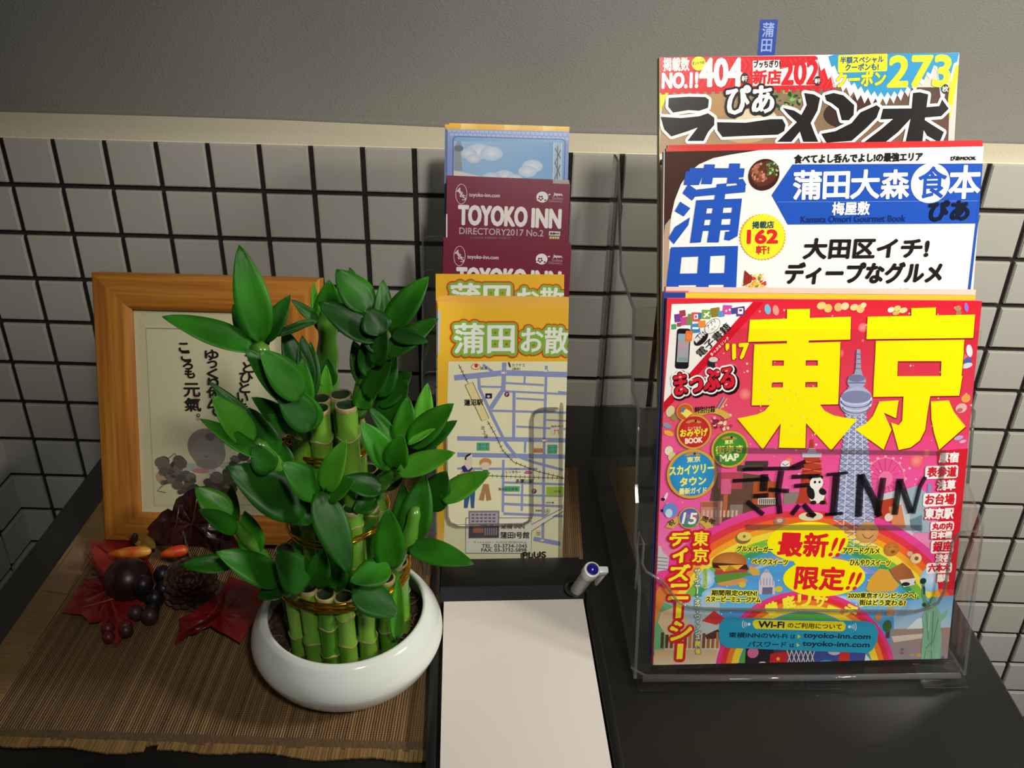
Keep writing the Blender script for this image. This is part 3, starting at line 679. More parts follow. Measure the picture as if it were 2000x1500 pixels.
# ================================================================== AUTUMN SPRAY ON THE MAT
RED = mat('leaf_crimson', '7c0f17', .45, noise=((34, 34, 34), 'b8391f', 3, .42, .72), coat=.15)
RED2 = mat('leaf_deep_red', '5e0815', .42, noise=((30, 30, 30), '8c1c1d', 3, .42, .72), coat=.2)
BRN = mat('leaf_dark_brown', '2c1210', .35, noise=((40, 40, 40), '3c1a15', 3, .35, .7), coat=.25)
au0 = on(300, 1140, 2, .003)
au = tag(empty('autumn_spray', loc=tuple(au0)), 'spray of artificial red maple leaves, pine cone, plum and berries before the picture frame', 'decoration')
def on3(u, v, z): return on(u, v, 2, z)-au0
def maple(name, px, z, m, up=.004, hz=None, lab=None, zf=None):
    """leaf blade: picture outline met with a gently domed surface over the mat"""
    cu, cv = np.mean([p[0] for p in px]), np.mean([p[1] for p in px]); bm = bmesh.new()
    out = []
    for i in range(len(px)):
        a_, b_ = np.array(px[i]), np.array(px[(i+1) % len(px)])
        for t in (0, .5): out.append(a_*(1-t)+b_*t+(rng.uniform(-2.2, 2.2, 2) if t else 0))
    mx = max(np.hypot(p[0]-cu, p[1]-cv) for p in out); rings = []
    for f in (1, .8, .6, .4, .2):
        rg = []
        for i, p in enumerate(out):
            q = np.array([cu, cv])*(1-f)+p*f; rr_ = np.hypot(q[0]-cu, q[1]-cv)/mx
            zz = (zf(q[0], q[1]) if zf else z+up*(1-rr_**2))+.0013*math.sin(i*1.9)*f*(1-f)*4
            rg.append(bm.verts.new(on3(q[0], q[1], zz)))
        rings.append(rg)
    c_ = bm.verts.new(on3(cu, cv, zf(cu, cv) if zf else z+up)); n_ = len(out)
    for a_, b_ in zip(rings, rings[1:]):
        for i in range(n_): bm.faces.new((a_[i], a_[(i+1) % n_], b_[(i+1) % n_], b_[i]))
    for i in range(n_): bm.faces.new((rings[-1][i], rings[-1][(i+1) % n_], c_))
    bmesh.ops.recalc_face_normals(bm, faces=bm.faces)
    g = bmesh.ops.solidify(bm, geom=list(bm.faces), thickness=.0006)
    o_ = bm_obj(name, bm, m, au, smooth=True, ang=60)
    if lab: o_['label'] = lab
    return o_
m1 = maple('maple_leaf', [(176, 1054), (200, 1058), (228, 1048), (262, 1050), (285, 1080), (300, 1110), (296, 1150), (275, 1190), (262, 1215), (240, 1238), (226, 1262), (214, 1240), (196, 1226), (215, 1207), (196, 1212), (175, 1216), (160, 1200), (118, 1196), (142, 1170), (150, 1150), (166, 1138), (164, 1130), (188, 1130), (198, 1118), (188, 1092), (178, 1080)], .0045, RED, .006, lab='red maple leaf shading to orange')
def vein(p, m_, name='leaf_vein', par=None): newobj(name, *tube([on3(u, v, z) for u, v, z in p], .0006, 6), m_, par or au, smooth=True)
VN = mat('vein_orange', 'b5542a', .5)
vein([(285, 1150, .0125), (220, 1170, .0125), (150, 1190, .0075)], VN); vein([(285, 1150, .0125), (250, 1100, .0115), (190, 1065, .0075)], VN)
m2 = maple('maple_leaf', [(450, 1125), (480, 1135), (515, 1148), (510, 1175), (505, 1200), (486, 1225), (470, 1256), (440, 1238), (412, 1222), (385, 1236), (362, 1240), (340, 1256), (352, 1225), (350, 1208), (385, 1190), (420, 1165), (440, 1145)], .0045, RED2, .008, lab='deep crimson maple leaf')
vein([(445, 1140, .009), (420, 1190, .014), (385, 1225, .008)], mat('vein_red', '8d1420', .5), par=au)
# dark brown leaf standing up against the frame
def zbr(u, v): return .020+max(0, (1075-v))*.00042+.0018*math.sin(u*.11+v*.05)
maple('oak_leaf', [(287, 1033), (307, 1012), (328, 993), (336, 1000), (344, 975), (356, 968), (374, 955), (398, 950), (420, 985), (438, 1010), (452, 1040), (470, 1066), (440, 1078), (420, 1083), (395, 1068), (360, 1062), (330, 1066), (308, 1060)], .02, BRN, zf=zbr, lab='glossy dark brown leaf')
BV = mat('vein_brown', '4a2620', .3, coat=.3)
for q in ([(330, 1060), (345, 1020), (350, 985)], [(365, 1062), (378, 1010), (385, 970)], [(400, 1068), (405, 1025), (415, 990)], [(430, 1075), (435, 1045), (440, 1020)]):
    vein([(u, v, zbr(u, v)+.0008) for u, v in q], BV)
# yellow leaf scrap and seed behind
maple('yellow_leaf', [(250, 1046), (275, 1040), (300, 1052), (304, 1070), (280, 1072), (262, 1062)], .016, mat('leaf_ochre', '7a5a16', .55, noise=((40, 40, 40), '9a7a26', 2, .3, .7)), .003, lab='ochre yellow leaf')
PET = mat('petal_orange', 'd05a14', .4, noise=((90, 90, 90), 'dba53c', 2, .42, .62))
def ellipsoid(c, ax, r, n=14, seg=20, pinch=0):
    """c centre, ax long axis vector (half length), r = other radius"""
    ax = np.array(ax, float); L_ = np.linalg.norm(ax); a_ = ax/L_; u_ = np.cross(a_, [0, 0, 1.]); u_ = u_/np.linalg.norm(u_) if np.linalg.norm(u_) > 1e-6 else np.array([1., 0, 0]); v_ = np.cross(a_, u_); V, Fc = [], []
    for i in range(n+1):
        t = math.pi*i/n
        for k in range(seg):
            g = 2*math.pi*k/seg; q = math.sin(t)*(1-pinch*(1+math.cos(t))/2)+1e-4
            V.append(np.array(c)+a_*L_*math.cos(t)+(u_*math.cos(g)+v_*math.sin(g))*r*q)
    for i in range(n):
        for k in range(seg): p, q = i*seg+k, i*seg+(k+1) % seg; Fc.append((p, q, q+seg, p+seg))
    return V, Fc
for a_, b_, r_, m_ in (((210, 1083), (296, 1076), .0060, PET), ((312, 1084), (368, 1072), .0062, mat('petal_red_orange', 'c23c12', .4, noise=((70, 70, 70), 'd9822a', 2, .45, .7)))):
    A_, B_ = on3(*a_, .026), on3(*b_, .026); o_ = newobj('petal', *ellipsoid((A_+B_)/2, (A_-B_)/2, r_, pinch=.45), m_, au, smooth=True)
newobj('seed', *ellipsoid(on3(262, 1052, .022), (.002, 0, .0055), .003), mat('seed_brown', '2f1a0e', .5), au, smooth=True)
PLUM = mat('plum_skin', '240a10', .36, noise=((50, 50, 50), '3f0d14', 2, .4, .7))
pc3 = on3(250, 1132, .0195); o_ = newobj('plum', *ellipsoid(pc3, (.0, 0, .0172), .0178, 18, 28), PLUM, au, smooth=True)
newobj('plum_stalk', *tube([pc3+np.array([-.0165, 0, .004]), pc3+np.array([-.028, .001, .003])], .0009, 7), mat('twig', '3a2214', .7), au, smooth=True)
GRP = mat('berry_purple', '2e161a', .42, noise=((80, 80, 80), '46262a', 2, .35, .7)); GRD = mat('berry_dark', '171319', .4); GRR = mat('berry_red', '5f1d1d', .4)
for u, v, z, r_, m_ in ((265, 1197, .012, .0058, GRP), (293, 1203, .011, .0066, GRP), (302, 1168, .014, .0070, GRD), (283, 1160, .014, .0062, GRD), (320, 1150, .014, .0068, GRD), (280, 1142, .031, .0075, GRD), (318, 1122, .018, .0072, GRD), (246, 1232, .009, .0052, GRP), (211, 1228, .0085, .0050, GRR), (212, 1245, .0075, .0045, GRR), (245, 1224, .0105, .0052, GRR), (298, 1190, .011, .0055, GRD)):
    p = on3(u, v, z); newobj('berry', *ellipsoid(p, (0, 0, r_*1.05), r_, 10, 16), m_, au, smooth=True)
# pine cone lying with its tip towards the camera: scales in a spiral
CONE = mat('cone_brown', '2f1a13', .6, noise=((120, 120, 120), '52352a', 3, .35, .7)); pcn = on3(370, 1138, .021)
cone = newobj('pine_cone', *ellipsoid(pcn, (0.004, -.012, .008), .012, 10, 16), mat('cone_core', '1c100c', .7), au, smooth=True)
axc = np.array([.25, -.62, .74]); axc /= np.linalg.norm(axc); e1 = np.cross(axc, [1, 0, 0]); e1 /= np.linalg.norm(e1); e2 = np.cross(axc, e1)
for i in range(64):
    t = i/63; a_ = i*2.39996; rr_ = .0205*math.sin(math.pi*(.50+.47*t))*1.0+.0015; h = -.010+.027*t
    d_ = e1*math.cos(a_)+e2*math.sin(a_); c_ = pcn+axc*h+d_*rr_*.72; out_ = d_*(1-.6*t)+axc*(.15+.8*t); out_ /= np.linalg.norm(out_); sd = np.cross(out_, axc); sd /= (np.linalg.norm(sd)+1e-9); nn = np.cross(sd, out_)
    ln, wd_ = .0066*(1-.35*t), .0048*(1-.45*t)
    V = [c_-out_*.004-sd*wd_*.4, c_-out_*.004+sd*wd_*.4, c_+sd*wd_+out_*ln*.4, c_+sd*wd_*.6+out_*ln*.9+nn*.0006, c_+out_*ln+nn*.001, c_-sd*wd_*.6+out_*ln*.9+nn*.0006, c_-sd*wd_+out_*ln*.4]
    V2 = [v_-nn*.0016 for v_ in V]; n_ = 7
    Fc = [tuple(range(n_)), tuple(range(2*n_-1, n_-1, -1))]+[(k, (k+1) % n_, (k+1) % n_+n_, k+n_) for k in range(n_)]
    newobj('cone_scale', V+V2, Fc, CONE, cone)

# ================================================================== MEMO TRAY, PAD, PEN
def TP(u, v, z): return on(u, v, 2, z)
yaw = math.radians(4.2); tx, ty = np.array([math.cos(yaw), math.sin(yaw), 0]), np.array([-math.sin(yaw), math.cos(yaw), 0])
TO = np.array([.4575, -.5120, .0016]); TWd, TLn = .1275, .2235      # tray origin: near left corner
tm = Matrix(((tx[0], ty[0], 0, TO[0]), (tx[1], ty[1], 0, TO[1]), (0, 0, 1, TO[2]), (0, 0, 0, 1)))
tr_ = tag(empty('memo_tray', tm), 'black plastic memo tray holding the blank white pad and pen', 'memo tray')
box('tray_base', 0, TWd, 0, TLn, 0, .0035, PLAST, tr_, bev=.001)
for x0, x1, y0, y1 in ((0, .0068, 0, TLn), (TWd-.0068, TWd, 0, TLn)): box('side_rim', x0, x1, y0, y1, .0032, .0105, PLAST, tr_, bev=.0014)
box('side_rim', 0, TWd, 0, .006, .0032, .0105, PLAST, tr_, bev=.0014)
box('pen_block', .0066, TWd-.0066, TLn-.0335, TLn, .003, .0125, PLAST, tr_, bev=.0012)
V = [(.0066, TLn-.0335, .0118), (TWd-.0066, TLn-.0335, .0118), (TWd-.0066, TLn-.046, .0072), (.0066, TLn-.046, .0072), (.0066, TLn-.0335, .003), (TWd-.0066, TLn-.0335, .003), (TWd-.0066, TLn-.046, .003), (.0066, TLn-.046, .003)]
newobj('paper_clamp', V, [(0, 1, 2, 3), (4, 5, 6, 7), (0, 1, 5, 4), (1, 2, 6, 5), (2, 3, 7, 6), (3, 0, 4, 7)], PLASTE, tr_)
pen_b = TP(1123, 1150, .0141); pl_ = np.array([(pen_b-TO)@tx, (pen_b-TO)@ty, 0])
newobj('pen_socket', *[[(p[0]+pl_[0], p[1]+pl_[1], p[2]) for p in q] if i == 0 else q for i, q in enumerate(lathe([(.0085, .0124), (.0085, .0136), (.0075, .0142), (.0062, .0138), (.0060, .0126)], 28))], PLASTE, tr_, smooth=True)
# pad
pd = tag(empty('memo_pad', tm), 'blank white paper pad lying in the black memo tray', 'paper pad')
pb = bmesh.new(); PXa, PXb = .0095, TWd-.0085
for k in range(6):
    j = rng.uniform(-.0003, .0003, 2); bbox_bm(PXa+j[0], PXb+j[0], .0075+j[1], TLn-.0465+j[1], .0036+k*.0008, .0036+k*.0008+.00072, 0, 1, pb)
bm_obj('pad_sheets', pb, mat('pad_edges', 'c5bdb4', .85), pd)
box('top_sheet', PXa, PXb, .0075, TLn-.0466, .00845, .00862, PAPER, pd)
# pen
pt = on(1157, 1112, 1, -.3455); A_ = pen_b-np.array([0, 0, .004]); ax = pt-A_; Lp = np.linalg.norm(ax); ax /= Lp
q = Vector(ax).to_track_quat('Z', 'Y').to_matrix().to_4x4(); q.translation = Vector(A_)
pn = tag(empty('ballpoint_pen', q), 'grey and white ballpoint pen with blue end standing in the memo tray socket', 'pen')
newobj('barrel', *lathe([(.0001, .0), (.0042, .001), (.0050, .006), (.0051, Lp*.55), (.0052, Lp*.80), (.0001, Lp*.80)], 28), SILV, pn, smooth=True, ang=35)
newobj('barrel_top', *lathe([(.0054, Lp*.78), (.0062, Lp*.82), (.0064, Lp*.96), (.0060, Lp), (.0046, Lp+.0004), (.0001, Lp+.0002)], 28), WHITEP, pn, smooth=True, ang=35)
newobj('push_button', *lathe([(.0046, Lp+.0002), (.0046, Lp+.0012), (.0036, Lp+.0026), (.0001, Lp+.0032)], 28), BLUEP, pn, smooth=True, ang=50)
lx = q.to_3x3().inverted() @ Vector((1, .1, 0)); an = math.atan2(lx.y, lx.x)
cb = bbox_bm(.005, .0125, -.0026, .0026, Lp*.86, Lp+.0004, .0010); bbox_bm(.0100, .0124, -.0022, .0022, Lp*.42, Lp*.9, .0008, 2, cb)
bmesh.ops.rotate(cb, verts=cb.verts, matrix=Matrix.Rotation(an, 3, 'Z'), cent=(0, 0, 0)); bm_obj('pocket_clip', cb, WHITEP, pn, smooth=True)

# ================================================================== CLEAR LEAFLET HOLDER
def frame_mtx(O, yaw):
    c_, s_ = math.cos(yaw), math.sin(yaw); return Matrix(((c_, -s_, 0, O[0]), (s_, c_, 0, O[1]), (0, 0, 1, O[2]), (0, 0, 0, 1)))
def panel(name, pts, th, par): return slab(name, pts, th, (ACR, ACE), par)
def front_panel(name, par, x0, x1, d0, z0, z1, lean, cut=None, rc=.008):
    """leaning front plate with an optional rounded U cut-out (xa, xb, zc)"""
    P = lambda x, z: (x, d0+(z-z0)*math.tan(lean), z)
    out = [P(x0, z0), P(x1, z0)]
    def arc(cx, cz, a0, a1, r_): return [P(cx+r_*math.cos(math.radians(a)), cz+r_*math.sin(math.radians(a))) for a in np.linspace(a0, a1, 6)]
    out += arc(x1-rc*.6, z1-rc*.6, 0, 90, rc*.6)
    if cut:
        xa, xb, zc = cut; out += arc(xb+rc, z1-rc, 90, 180, rc)+arc(xb-rc, zc+rc, 0, -90, rc)+arc(xa+rc, zc+rc, -90, -180, rc)+arc(xa-rc, z1-rc, 0, 90, rc)
    out += arc(x0+rc*.6, z1-rc*.6, 90, 180, rc*.6)
    return panel(name, out, (0, .0018, 0), par)
LY = math.radians(5); LO = np.array([.4355, -.2960, .0022]); LW = .1115
lh = tag(empty('leaflet_holder', frame_mtx(LO, LY)), 'clear acrylic tiered holder filled with small leaflets beside the bamboo', 'leaflet holder')
lean = math.radians(19.5)
panel('base_plate', [(0, 0, 0), (LW, 0, 0), (LW, .235, 0), (0, .235, 0)], (0, 0, .002), lh)
for x in (-.0018, LW):
    panel('side_panel', [(x, 0, 0), (x, .235, 0), (x, .235, .20), (x, .222, .225), (x, .198, .225), (x, .172, .175), (x, .150, .175), (x, .118, .150), (x, .094, .150), (x, .078, .1310), (x, .0475, .1310)], (.0018, 0, 0), lh)
front_panel('front_panel', lh, 0, LW, .0, .001, .1310, lean, cut=(.0185, .088, .040))
front_panel('pocket_divider', lh, 0, LW, .022, .001, .150, lean)
front_panel('pocket_divider', lh, 0, LW, .058, .001, .175, lean)
front_panel('pocket_divider', lh, 0, LW, .0875, .001, .205, lean)
front_panel('back_panel', lh, 0, LW, .110, .001, .225, lean)
for d0_, d1_, z_ in ((.042, .060, .038), (.078, .098, .074), (.115, .140, .107)): box('pocket_floor', 0, LW, d0_, d1_, z_-.001, z_, ACR, lh)
_P = lambda x, z: (x, (z-.001)*math.tan(lean)-.0003, z)
_e = [_P(LW*.0+.003, .1310), _P(.0105, .1310), _P(.0165, .1290), _P(.0185, .123), _P(.0185, .048), _P(.0205, .0425), _P(.0265, .040), _P(.080, .040), _P(.0860, .0425), _P(.088, .048), _P(.088, .123), _P(.090, .1290), _P(.096, .1310), _P(LW-.003, .1310)]
newobj('cut_edge', *tube(_e, .0011, 6), ACE, lh, smooth=True)
# print on the holder front: maker's word
plus = Sheet(LO+0*RC[0], (math.cos(LY), math.sin(LY), 0), np.array([-math.sin(LY), math.cos(LY), 0])*math.sin(lean)+np.array([0, 0, math.cos(lean)]), LW, .13)
plus.txt('PLUS', (1021, 1090), (1066, 1089), 12, '1a1a18', 1, bold=.7); plus.txt('NAITO-GIKEN', (1034, 1098), (1057, 1098), 2.4, '3a3a36', 1)
plus.items = plus.items[:-1]; plus.rr(1034, 1096, 1057, 1099, 1, '4c4a42', 1)
o = plus.build('raised_lettering', lh, PRINTM); o.matrix_basis = frame_mtx(LO, LY).inverted() @ plus.mtx

# ---- leaflets
class Leaflet:
    def __init__(s, TL, TR, H, ln, label, group=None, T=.0005, cat='leaflet', name='leaflet', base='f0bd3a', yaw=None):
        TL, TR = np.array(TL), np.array(TR); X = TR-TL; W_ = np.linalg.norm(X); X /= W_
        bk = np.array([-X[1], X[0], 0]); bk /= np.linalg.norm(bk); Y = bk*math.sin(ln)+np.array([0, 0, math.cos(ln)])
        Y -= X*(X@Y); Y /= np.linalg.norm(Y)
        s.sh = Sheet(TL-Y*H, X, Y, W_, H); s.W, s.H = W_, H
        s.o = tag(empty(name, s.sh.mtx), label, cat, group); s.T = T
        s.paper = box('paper', 0, W_, 0, T, 0, H, mat('paper_'+base, base, .45), s.o)
def shift(TL, TR, dx, dy, dz): d = np.array([dx, dy, dz]); return np.array(TL)+d, np.array(TR)+d
LN = math.radians(20)
YB, YF = 'f0b62c', 'efb52f'
def draw_title(S, u0, v0, sc_=1):
    """the big white words with green and red halos"""
    S.txt('蒲田', (u0, v0), (u0+115*sc_, v0+0*sc_), 58*sc_, 'fbfbf2', 6, bold=2.0, out=('8fc04a', 7), out2=('d8501c', 10.0))
    S.txt('お散', (u0+130*sc_, v0-1), (u0+220*sc_, v0+1), 50*sc_, 'fbfbf2', 6.6, bold=1.7, out=('8fc04a', 6.5), out2=('d8501c', 9.0))
def map_leaflet(TL, TR, lab, full, group):
    L_ = Leaflet(TL, TR, .2165, LN, lab, group, base='f0b83a'); S = L_.sh
    if full == 2:
        S.quad([(845, 595), (1113, 600), (1095, 1106), (840, 1106)], ['fbc636', 'fac234', 'f2b830', 'f4ba32'], 0, (1, 1))
        S.poly([(876, 706), (1118, 706), (1096, 1091), (866, 1093)], 'f4f0c8', 1)
        S.poly([(845, 597), (855, 598), (853, 1108), (840, 1108)], 'dcd9cc', 1)
        S.poly([(855, 608), (861, 608), (858, 690), (852, 690)], 'c9cbd2', 1.2)
        draw_title(S, 888, 690)
        B = '96a0cf'; W = 5.5
        def rd(p, w_): S.line(p, w_, B, 2)
        for p, w_ in (([(887, 738), (985, 728), (1115, 732)], 11), ([(985, 708), (983, 760), (958, 798)], 9), ([(1067, 714), (1063, 850), (1060, 1060)], 5.5), ([(943, 712), (968, 730)], 5),
                      ([(935, 735), (936, 758), (965, 820), (990, 870), (1010, 893)], 6), ([(1004, 766), (1003, 855)], 6), ([(985, 764), (1110, 770)], 4), ([(938, 755), (980, 756)], 4), ([(988, 748), (1062, 752)], 4),
                      ([(1008, 778), (1063, 781)], 4), ([(1025, 735), (1024, 750)], 4), ([(960, 802), (1110, 806)], 4.5), ([(1008, 833), (1106, 838)], 4), ([(1065, 820), (1108, 822)], 3.5), ([(893, 856), (1106, 860)], 9), ([(1026, 862), (1025, 884)], 4.5),
                      ([(893, 888), (1104, 892)], 9), ([(985, 862), (1008, 890), (1040, 902), (1100, 918)], 5.5), ([(893, 915), (1050, 916)], 4.5), ([(983, 898), (982, 1000)], 5), ([(983, 942), (1103, 946)], 4.5),
                      ([(983, 966), (1100, 969)], 4), ([(983, 984), (1100, 989)], 5), ([(1020, 944), (1019, 998)], 4.5), ([(983, 1003), (1100, 1008)], 5.5), ([(1042, 1052), (1094, 1062)], 9), ([(1090, 765), (1113, 768)], 4)): rd(p, w_)
        # railway lines with ticks, station
        K = '3c3a32'
        r1 = [(896, 712), (914, 748)]; r2 = [(952, 822), (968, 850), (982, 880), (1003, 902), (1048, 920), (1100, 933)]; r3 = [(893, 927), (1102, 934)]
        for r_ in (r1, r2, r3):
            S.line(r_, 1.2, K, 4); n_ = 0
            for i in range(len(r_)-1):
                a_, b_ = np.array(r_[i], float), np.array(r_[i+1], float); d_ = (b_-a_)/np.linalg.norm(b_-a_); q_ = np.array([-d_[1], d_[0]])
                for t in np.arange(6, np.linalg.norm(b_-a_), 9):
                    c_ = a_+d_*t; S.line([tuple(c_-q_*3.5), tuple(c_+q_*3.5)], .9, K, 4)
        st = [(908, 752), (923, 746), (955, 817), (941, 822)]; S.poly(st, 'f3e2a4', 4.5); S.line(st, 1.1, '555248', 5, closed=True)
        S.txt('蓮沼駅', (907, 792), (943, 791), 12, '1f1d18', 6, bold=.35)
        S.vtxt('池上線', (941, 831), (951, 856), 7, 8, K, 6)
        S.ell(929, 716, 8, 5, 'f4f0c8', 5, outline=('d0391f', 1)); S.ell(930, 714, 3.5, 4, 'd0391f', 5.5); S.txt('銭湯', (938, 722), (951, 722), 6, K, 6)
        S.txt('カクヤス', (1000, 716), (1025, 716), 6, K, 6); S.txt('(酒店)', (1000, 723), (1016, 723), 5.5, K, 6); S.ell(995, 712, 1.8, 6, '2c4d2c', 6, rot=20)
        for u, v in ((984, 728), (1067, 724), (1064, 860)): S.rr(u-5, v-2, u+5, v+2, .5, 'f2efe4', 5); S.ell(u+3, v, 1.2, 1.2, 'c94a3a', 5.6)
        S.rr(948, 768, 961, 778, 1, '2b2a45', 5); S.ell(954, 774, 3, 2.4, 'cfcfe6', 5.6)
        for u, v in ((990, 770), (1043, 959)): S.ell(u, v, 5, 5, '6b3a55', 5); S.txt('P', (u-1.6, v+2.8), (u+2, v+2.8), 5.6, 'f2e9f0', 6)
        S.rr(931, 864, 956, 880, .5, '5fb491', 5); S.txt('ヨーク', (934, 871), (953, 871), 5.5, '1d2a24', 6); S.txt('マート', (934, 878), (953, 878), 5.5, '1d2a24', 6)
        S.rr(1042, 875, 1060, 884, .5, 'd98c62', 5); S.txt('びっくり', (1043, 883), (1059, 883), 4.5, '7c2a1a', 6)
        S.rr(1069, 868, 1088, 886, .5, '5fb491', 5); S.txt('スーパー', (1070, 876), (1093, 875), 4.5, '1d2a24', 6); S.txt('ライフ', (1071, 884), (1086, 884), 4.5, '1d2a24', 6)
        S.rr(1075, 835, 1100, 848, 1, 'efe6d2', 5); S.txt('稲荷神社', (1076, 834), (1100, 834), 3.6, K, 6); S.line([(1082, 840), (1092, 840)], 1.4, 'd0603c', 6); S.line([(1084, 840), (1083, 848)], 1.2, 'd0603c', 6); S.line([(1090, 840), (1091, 848)], 1.2, 'd0603c', 6)
        S.txt('ニッポン', (995, 918), (1016, 918), 5, K, 6); S.txt('レンタカー', (988, 924), (1017, 924), 5, K, 6, bold=.15); S.ell(1031, 923, 8, 2.4, 'd5669d', 5.5); S.rr(1026, 919, 1036, 922, 1, 'd5669d', 5.5)
        S.txt('多摩川線', (1007, 943), (1042, 943), 8, K, 6, bold=.2)
        S.rr(984, 949, 1015, 960, .5, '5fb491', 5); S.txt('蒲田総合斎場', (973, 958), (1011, 958), 6, '24352c', 6)
        S.rr(1067, 950, 1102, 968, 1, 'aecb4d', 5); S.txt('西蒲', (1082, 962), (1095, 962), 5, '4a5a20', 6)
        S.txt('消防署', (1066, 983), (1082, 983), 3.4, K, 6); S.txt('郵便局', (1046, 999), (1058, 999), 4, K, 6); S.ell(1069, 998, 4, 4, 'f4f0c8', 5, outline=(K, .8)); S.line([(1066, 998), (1072, 998)], 1, K, 6); S.line([(1069, 995), (1069, 1001)], 1, K, 6)
        # a couple of drawn walkers
        S.poly([(908, 893), (922, 884), (923, 912), (917, 920), (909, 914)], 'ecdcc6', 5); S.poly([(907, 896), (911, 888), (922, 884), (918, 889), (911, 893), (911, 899)], '2a211c', 6)
        S.poly([(901, 912), (907, 908), (914, 918), (922, 912), (923, 915), (918, 921), (905, 922)], '2d3f7c', 5.5); S.poly([(901, 919), (927, 917), (930, 935), (901, 935)], 'e79a98', 5)
        S.poly([(907, 960), (928, 958), (926, 992), (920, 992), (918, 968), (913, 992), (906, 992)], '3f6692', 5)
        S.ell(948, 903, 12, 9, 'd39a5c', 5); S.ell(948, 910, 9, 8, 'f0dccb', 5.6); S.ell(948, 920, 6, 3, '3c7470', 5.8)
        S.poly([(944, 945), (954, 945), (960, 976), (950, 978), (948, 960), (945, 978), (935, 976)], 'b98a62', 5)
        # address box with building photograph
        S.poly([(910, 1011), (1039, 1011), (1038, 1022), (1100, 990), (1100, 995), (1038, 1035), (1037, 1080), (909, 1080)], 'f1efe2', 6)
        S.line([(910, 1011), (1039, 1011), (1038, 1024), (1100, 991)], 1.3, '5e5c54', 7); S.line([(1100, 998), (1038, 1037), (1037, 1080), (909, 1080), (910, 1011)], 1.3, '5e5c54', 7)
        S.rr(915, 996, 975, 1052, .5, '8d8694', 7); S.rr(918, 1000, 972, 1022, .5, 'b6b0bc', 7.4)
        for j in range(3):
            for i in range(6): S.rr(921+i*8.2, 1003+j*6.5, 926.5+i*8.2, 1006.4+j*6.5, .3, '6e6a7a', 7.8)
        S.rr(916, 1026, 974, 1050, .5, '57505c', 7.4); S.rr(924, 1028, 944, 1040, .5, 'b56f5e', 7.8)
        for i in range(6): S.rr(946+i*4.4, 1029, 948.6+i*4.4, 1045, .2, '9a93a0', 7.8)
        S.txt('東横 INN', (978, 1033), (1024, 1033), 11, '46443e', 8, bold=.2); S.txt('蒲田I号館', (977, 1051), (1033, 1051), 13, '33312c', 8, bold=.4)
        S.txt('〒144-0051 大田区西蒲田8-8-', (925, 1061), (1030, 1061), 5, '8b8a80', 8); S.txt('TEL. 03-3734-1045', (941, 1069), (1029, 1069), 7, '44423c', 8, bold=.25); S.txt('FAX. 03-3732-5898', (940, 1077), (1028, 1077), 7, '44423c', 8, bold=.25)
        S.rr(1046, 1035, 1057, 1046, 1, 'dfd9b8', 5); S.line([(1048, 1040), (1055, 1040)], 2, 'd06a3a', 6); S.line([(1049, 1044), (1054, 1044)], 1.6, '5b9a55', 6); S.ell(1059, 1055, 4, 2, 'e6e4d6', 6)
    elif full == 1:
        S.quad([(849, 534), (1104, 537), (1102, 640), (845, 640)], ['fbc430', 'fbc430', 'f6bc2e', 'f6bc2e'], 0)
        draw_title(S, 881, 612, .99)
    else:
        S.quad([(845, 590), (1112, 595), (1110, 620), (845, 620)], ['f8c648', 'f6c244', 'f2bc40', 'f2bc40'], 0)
        S.poly([(844, 604), (856, 604), (853, 1108), (838, 1108)], 'c8cbd6', 1)
        for v in (700, 725, 760, 800, 1045): S.line([(846, v), (858, v-7)], 2, '5a6496', 2)
    S.build('printed_face', L_.paper, PRINT); return L_
ft = ([.44155, -.21350, .20836], [.5459, -.20437, .20620])
map_leaflet(*ft, 'yellow area map leaflet in the holder front pocket, foremost, with street map', 2, 'yellow map leaflets')
for k in range(4):
    e = .0012*(k+1)
    map_leaflet(*shift(*ft, -.0006*(k % 3), .0016*(k+1), .0006+.0013*(k+1)+(.0004 if k % 2 else 0)), (('second', 'third', 'fourth', 'rearmost')[k]+' yellow map leaflet of the front pocket stack, only its top edge showing'), 0, 'yellow map leaflets with only the top edge showing')
map_leaflet([.4377, -.1878, .2249], [.5421, -.1787, .2237], 'single yellow map leaflet standing taller behind the front stack', 1, 'yellow map leaflets')

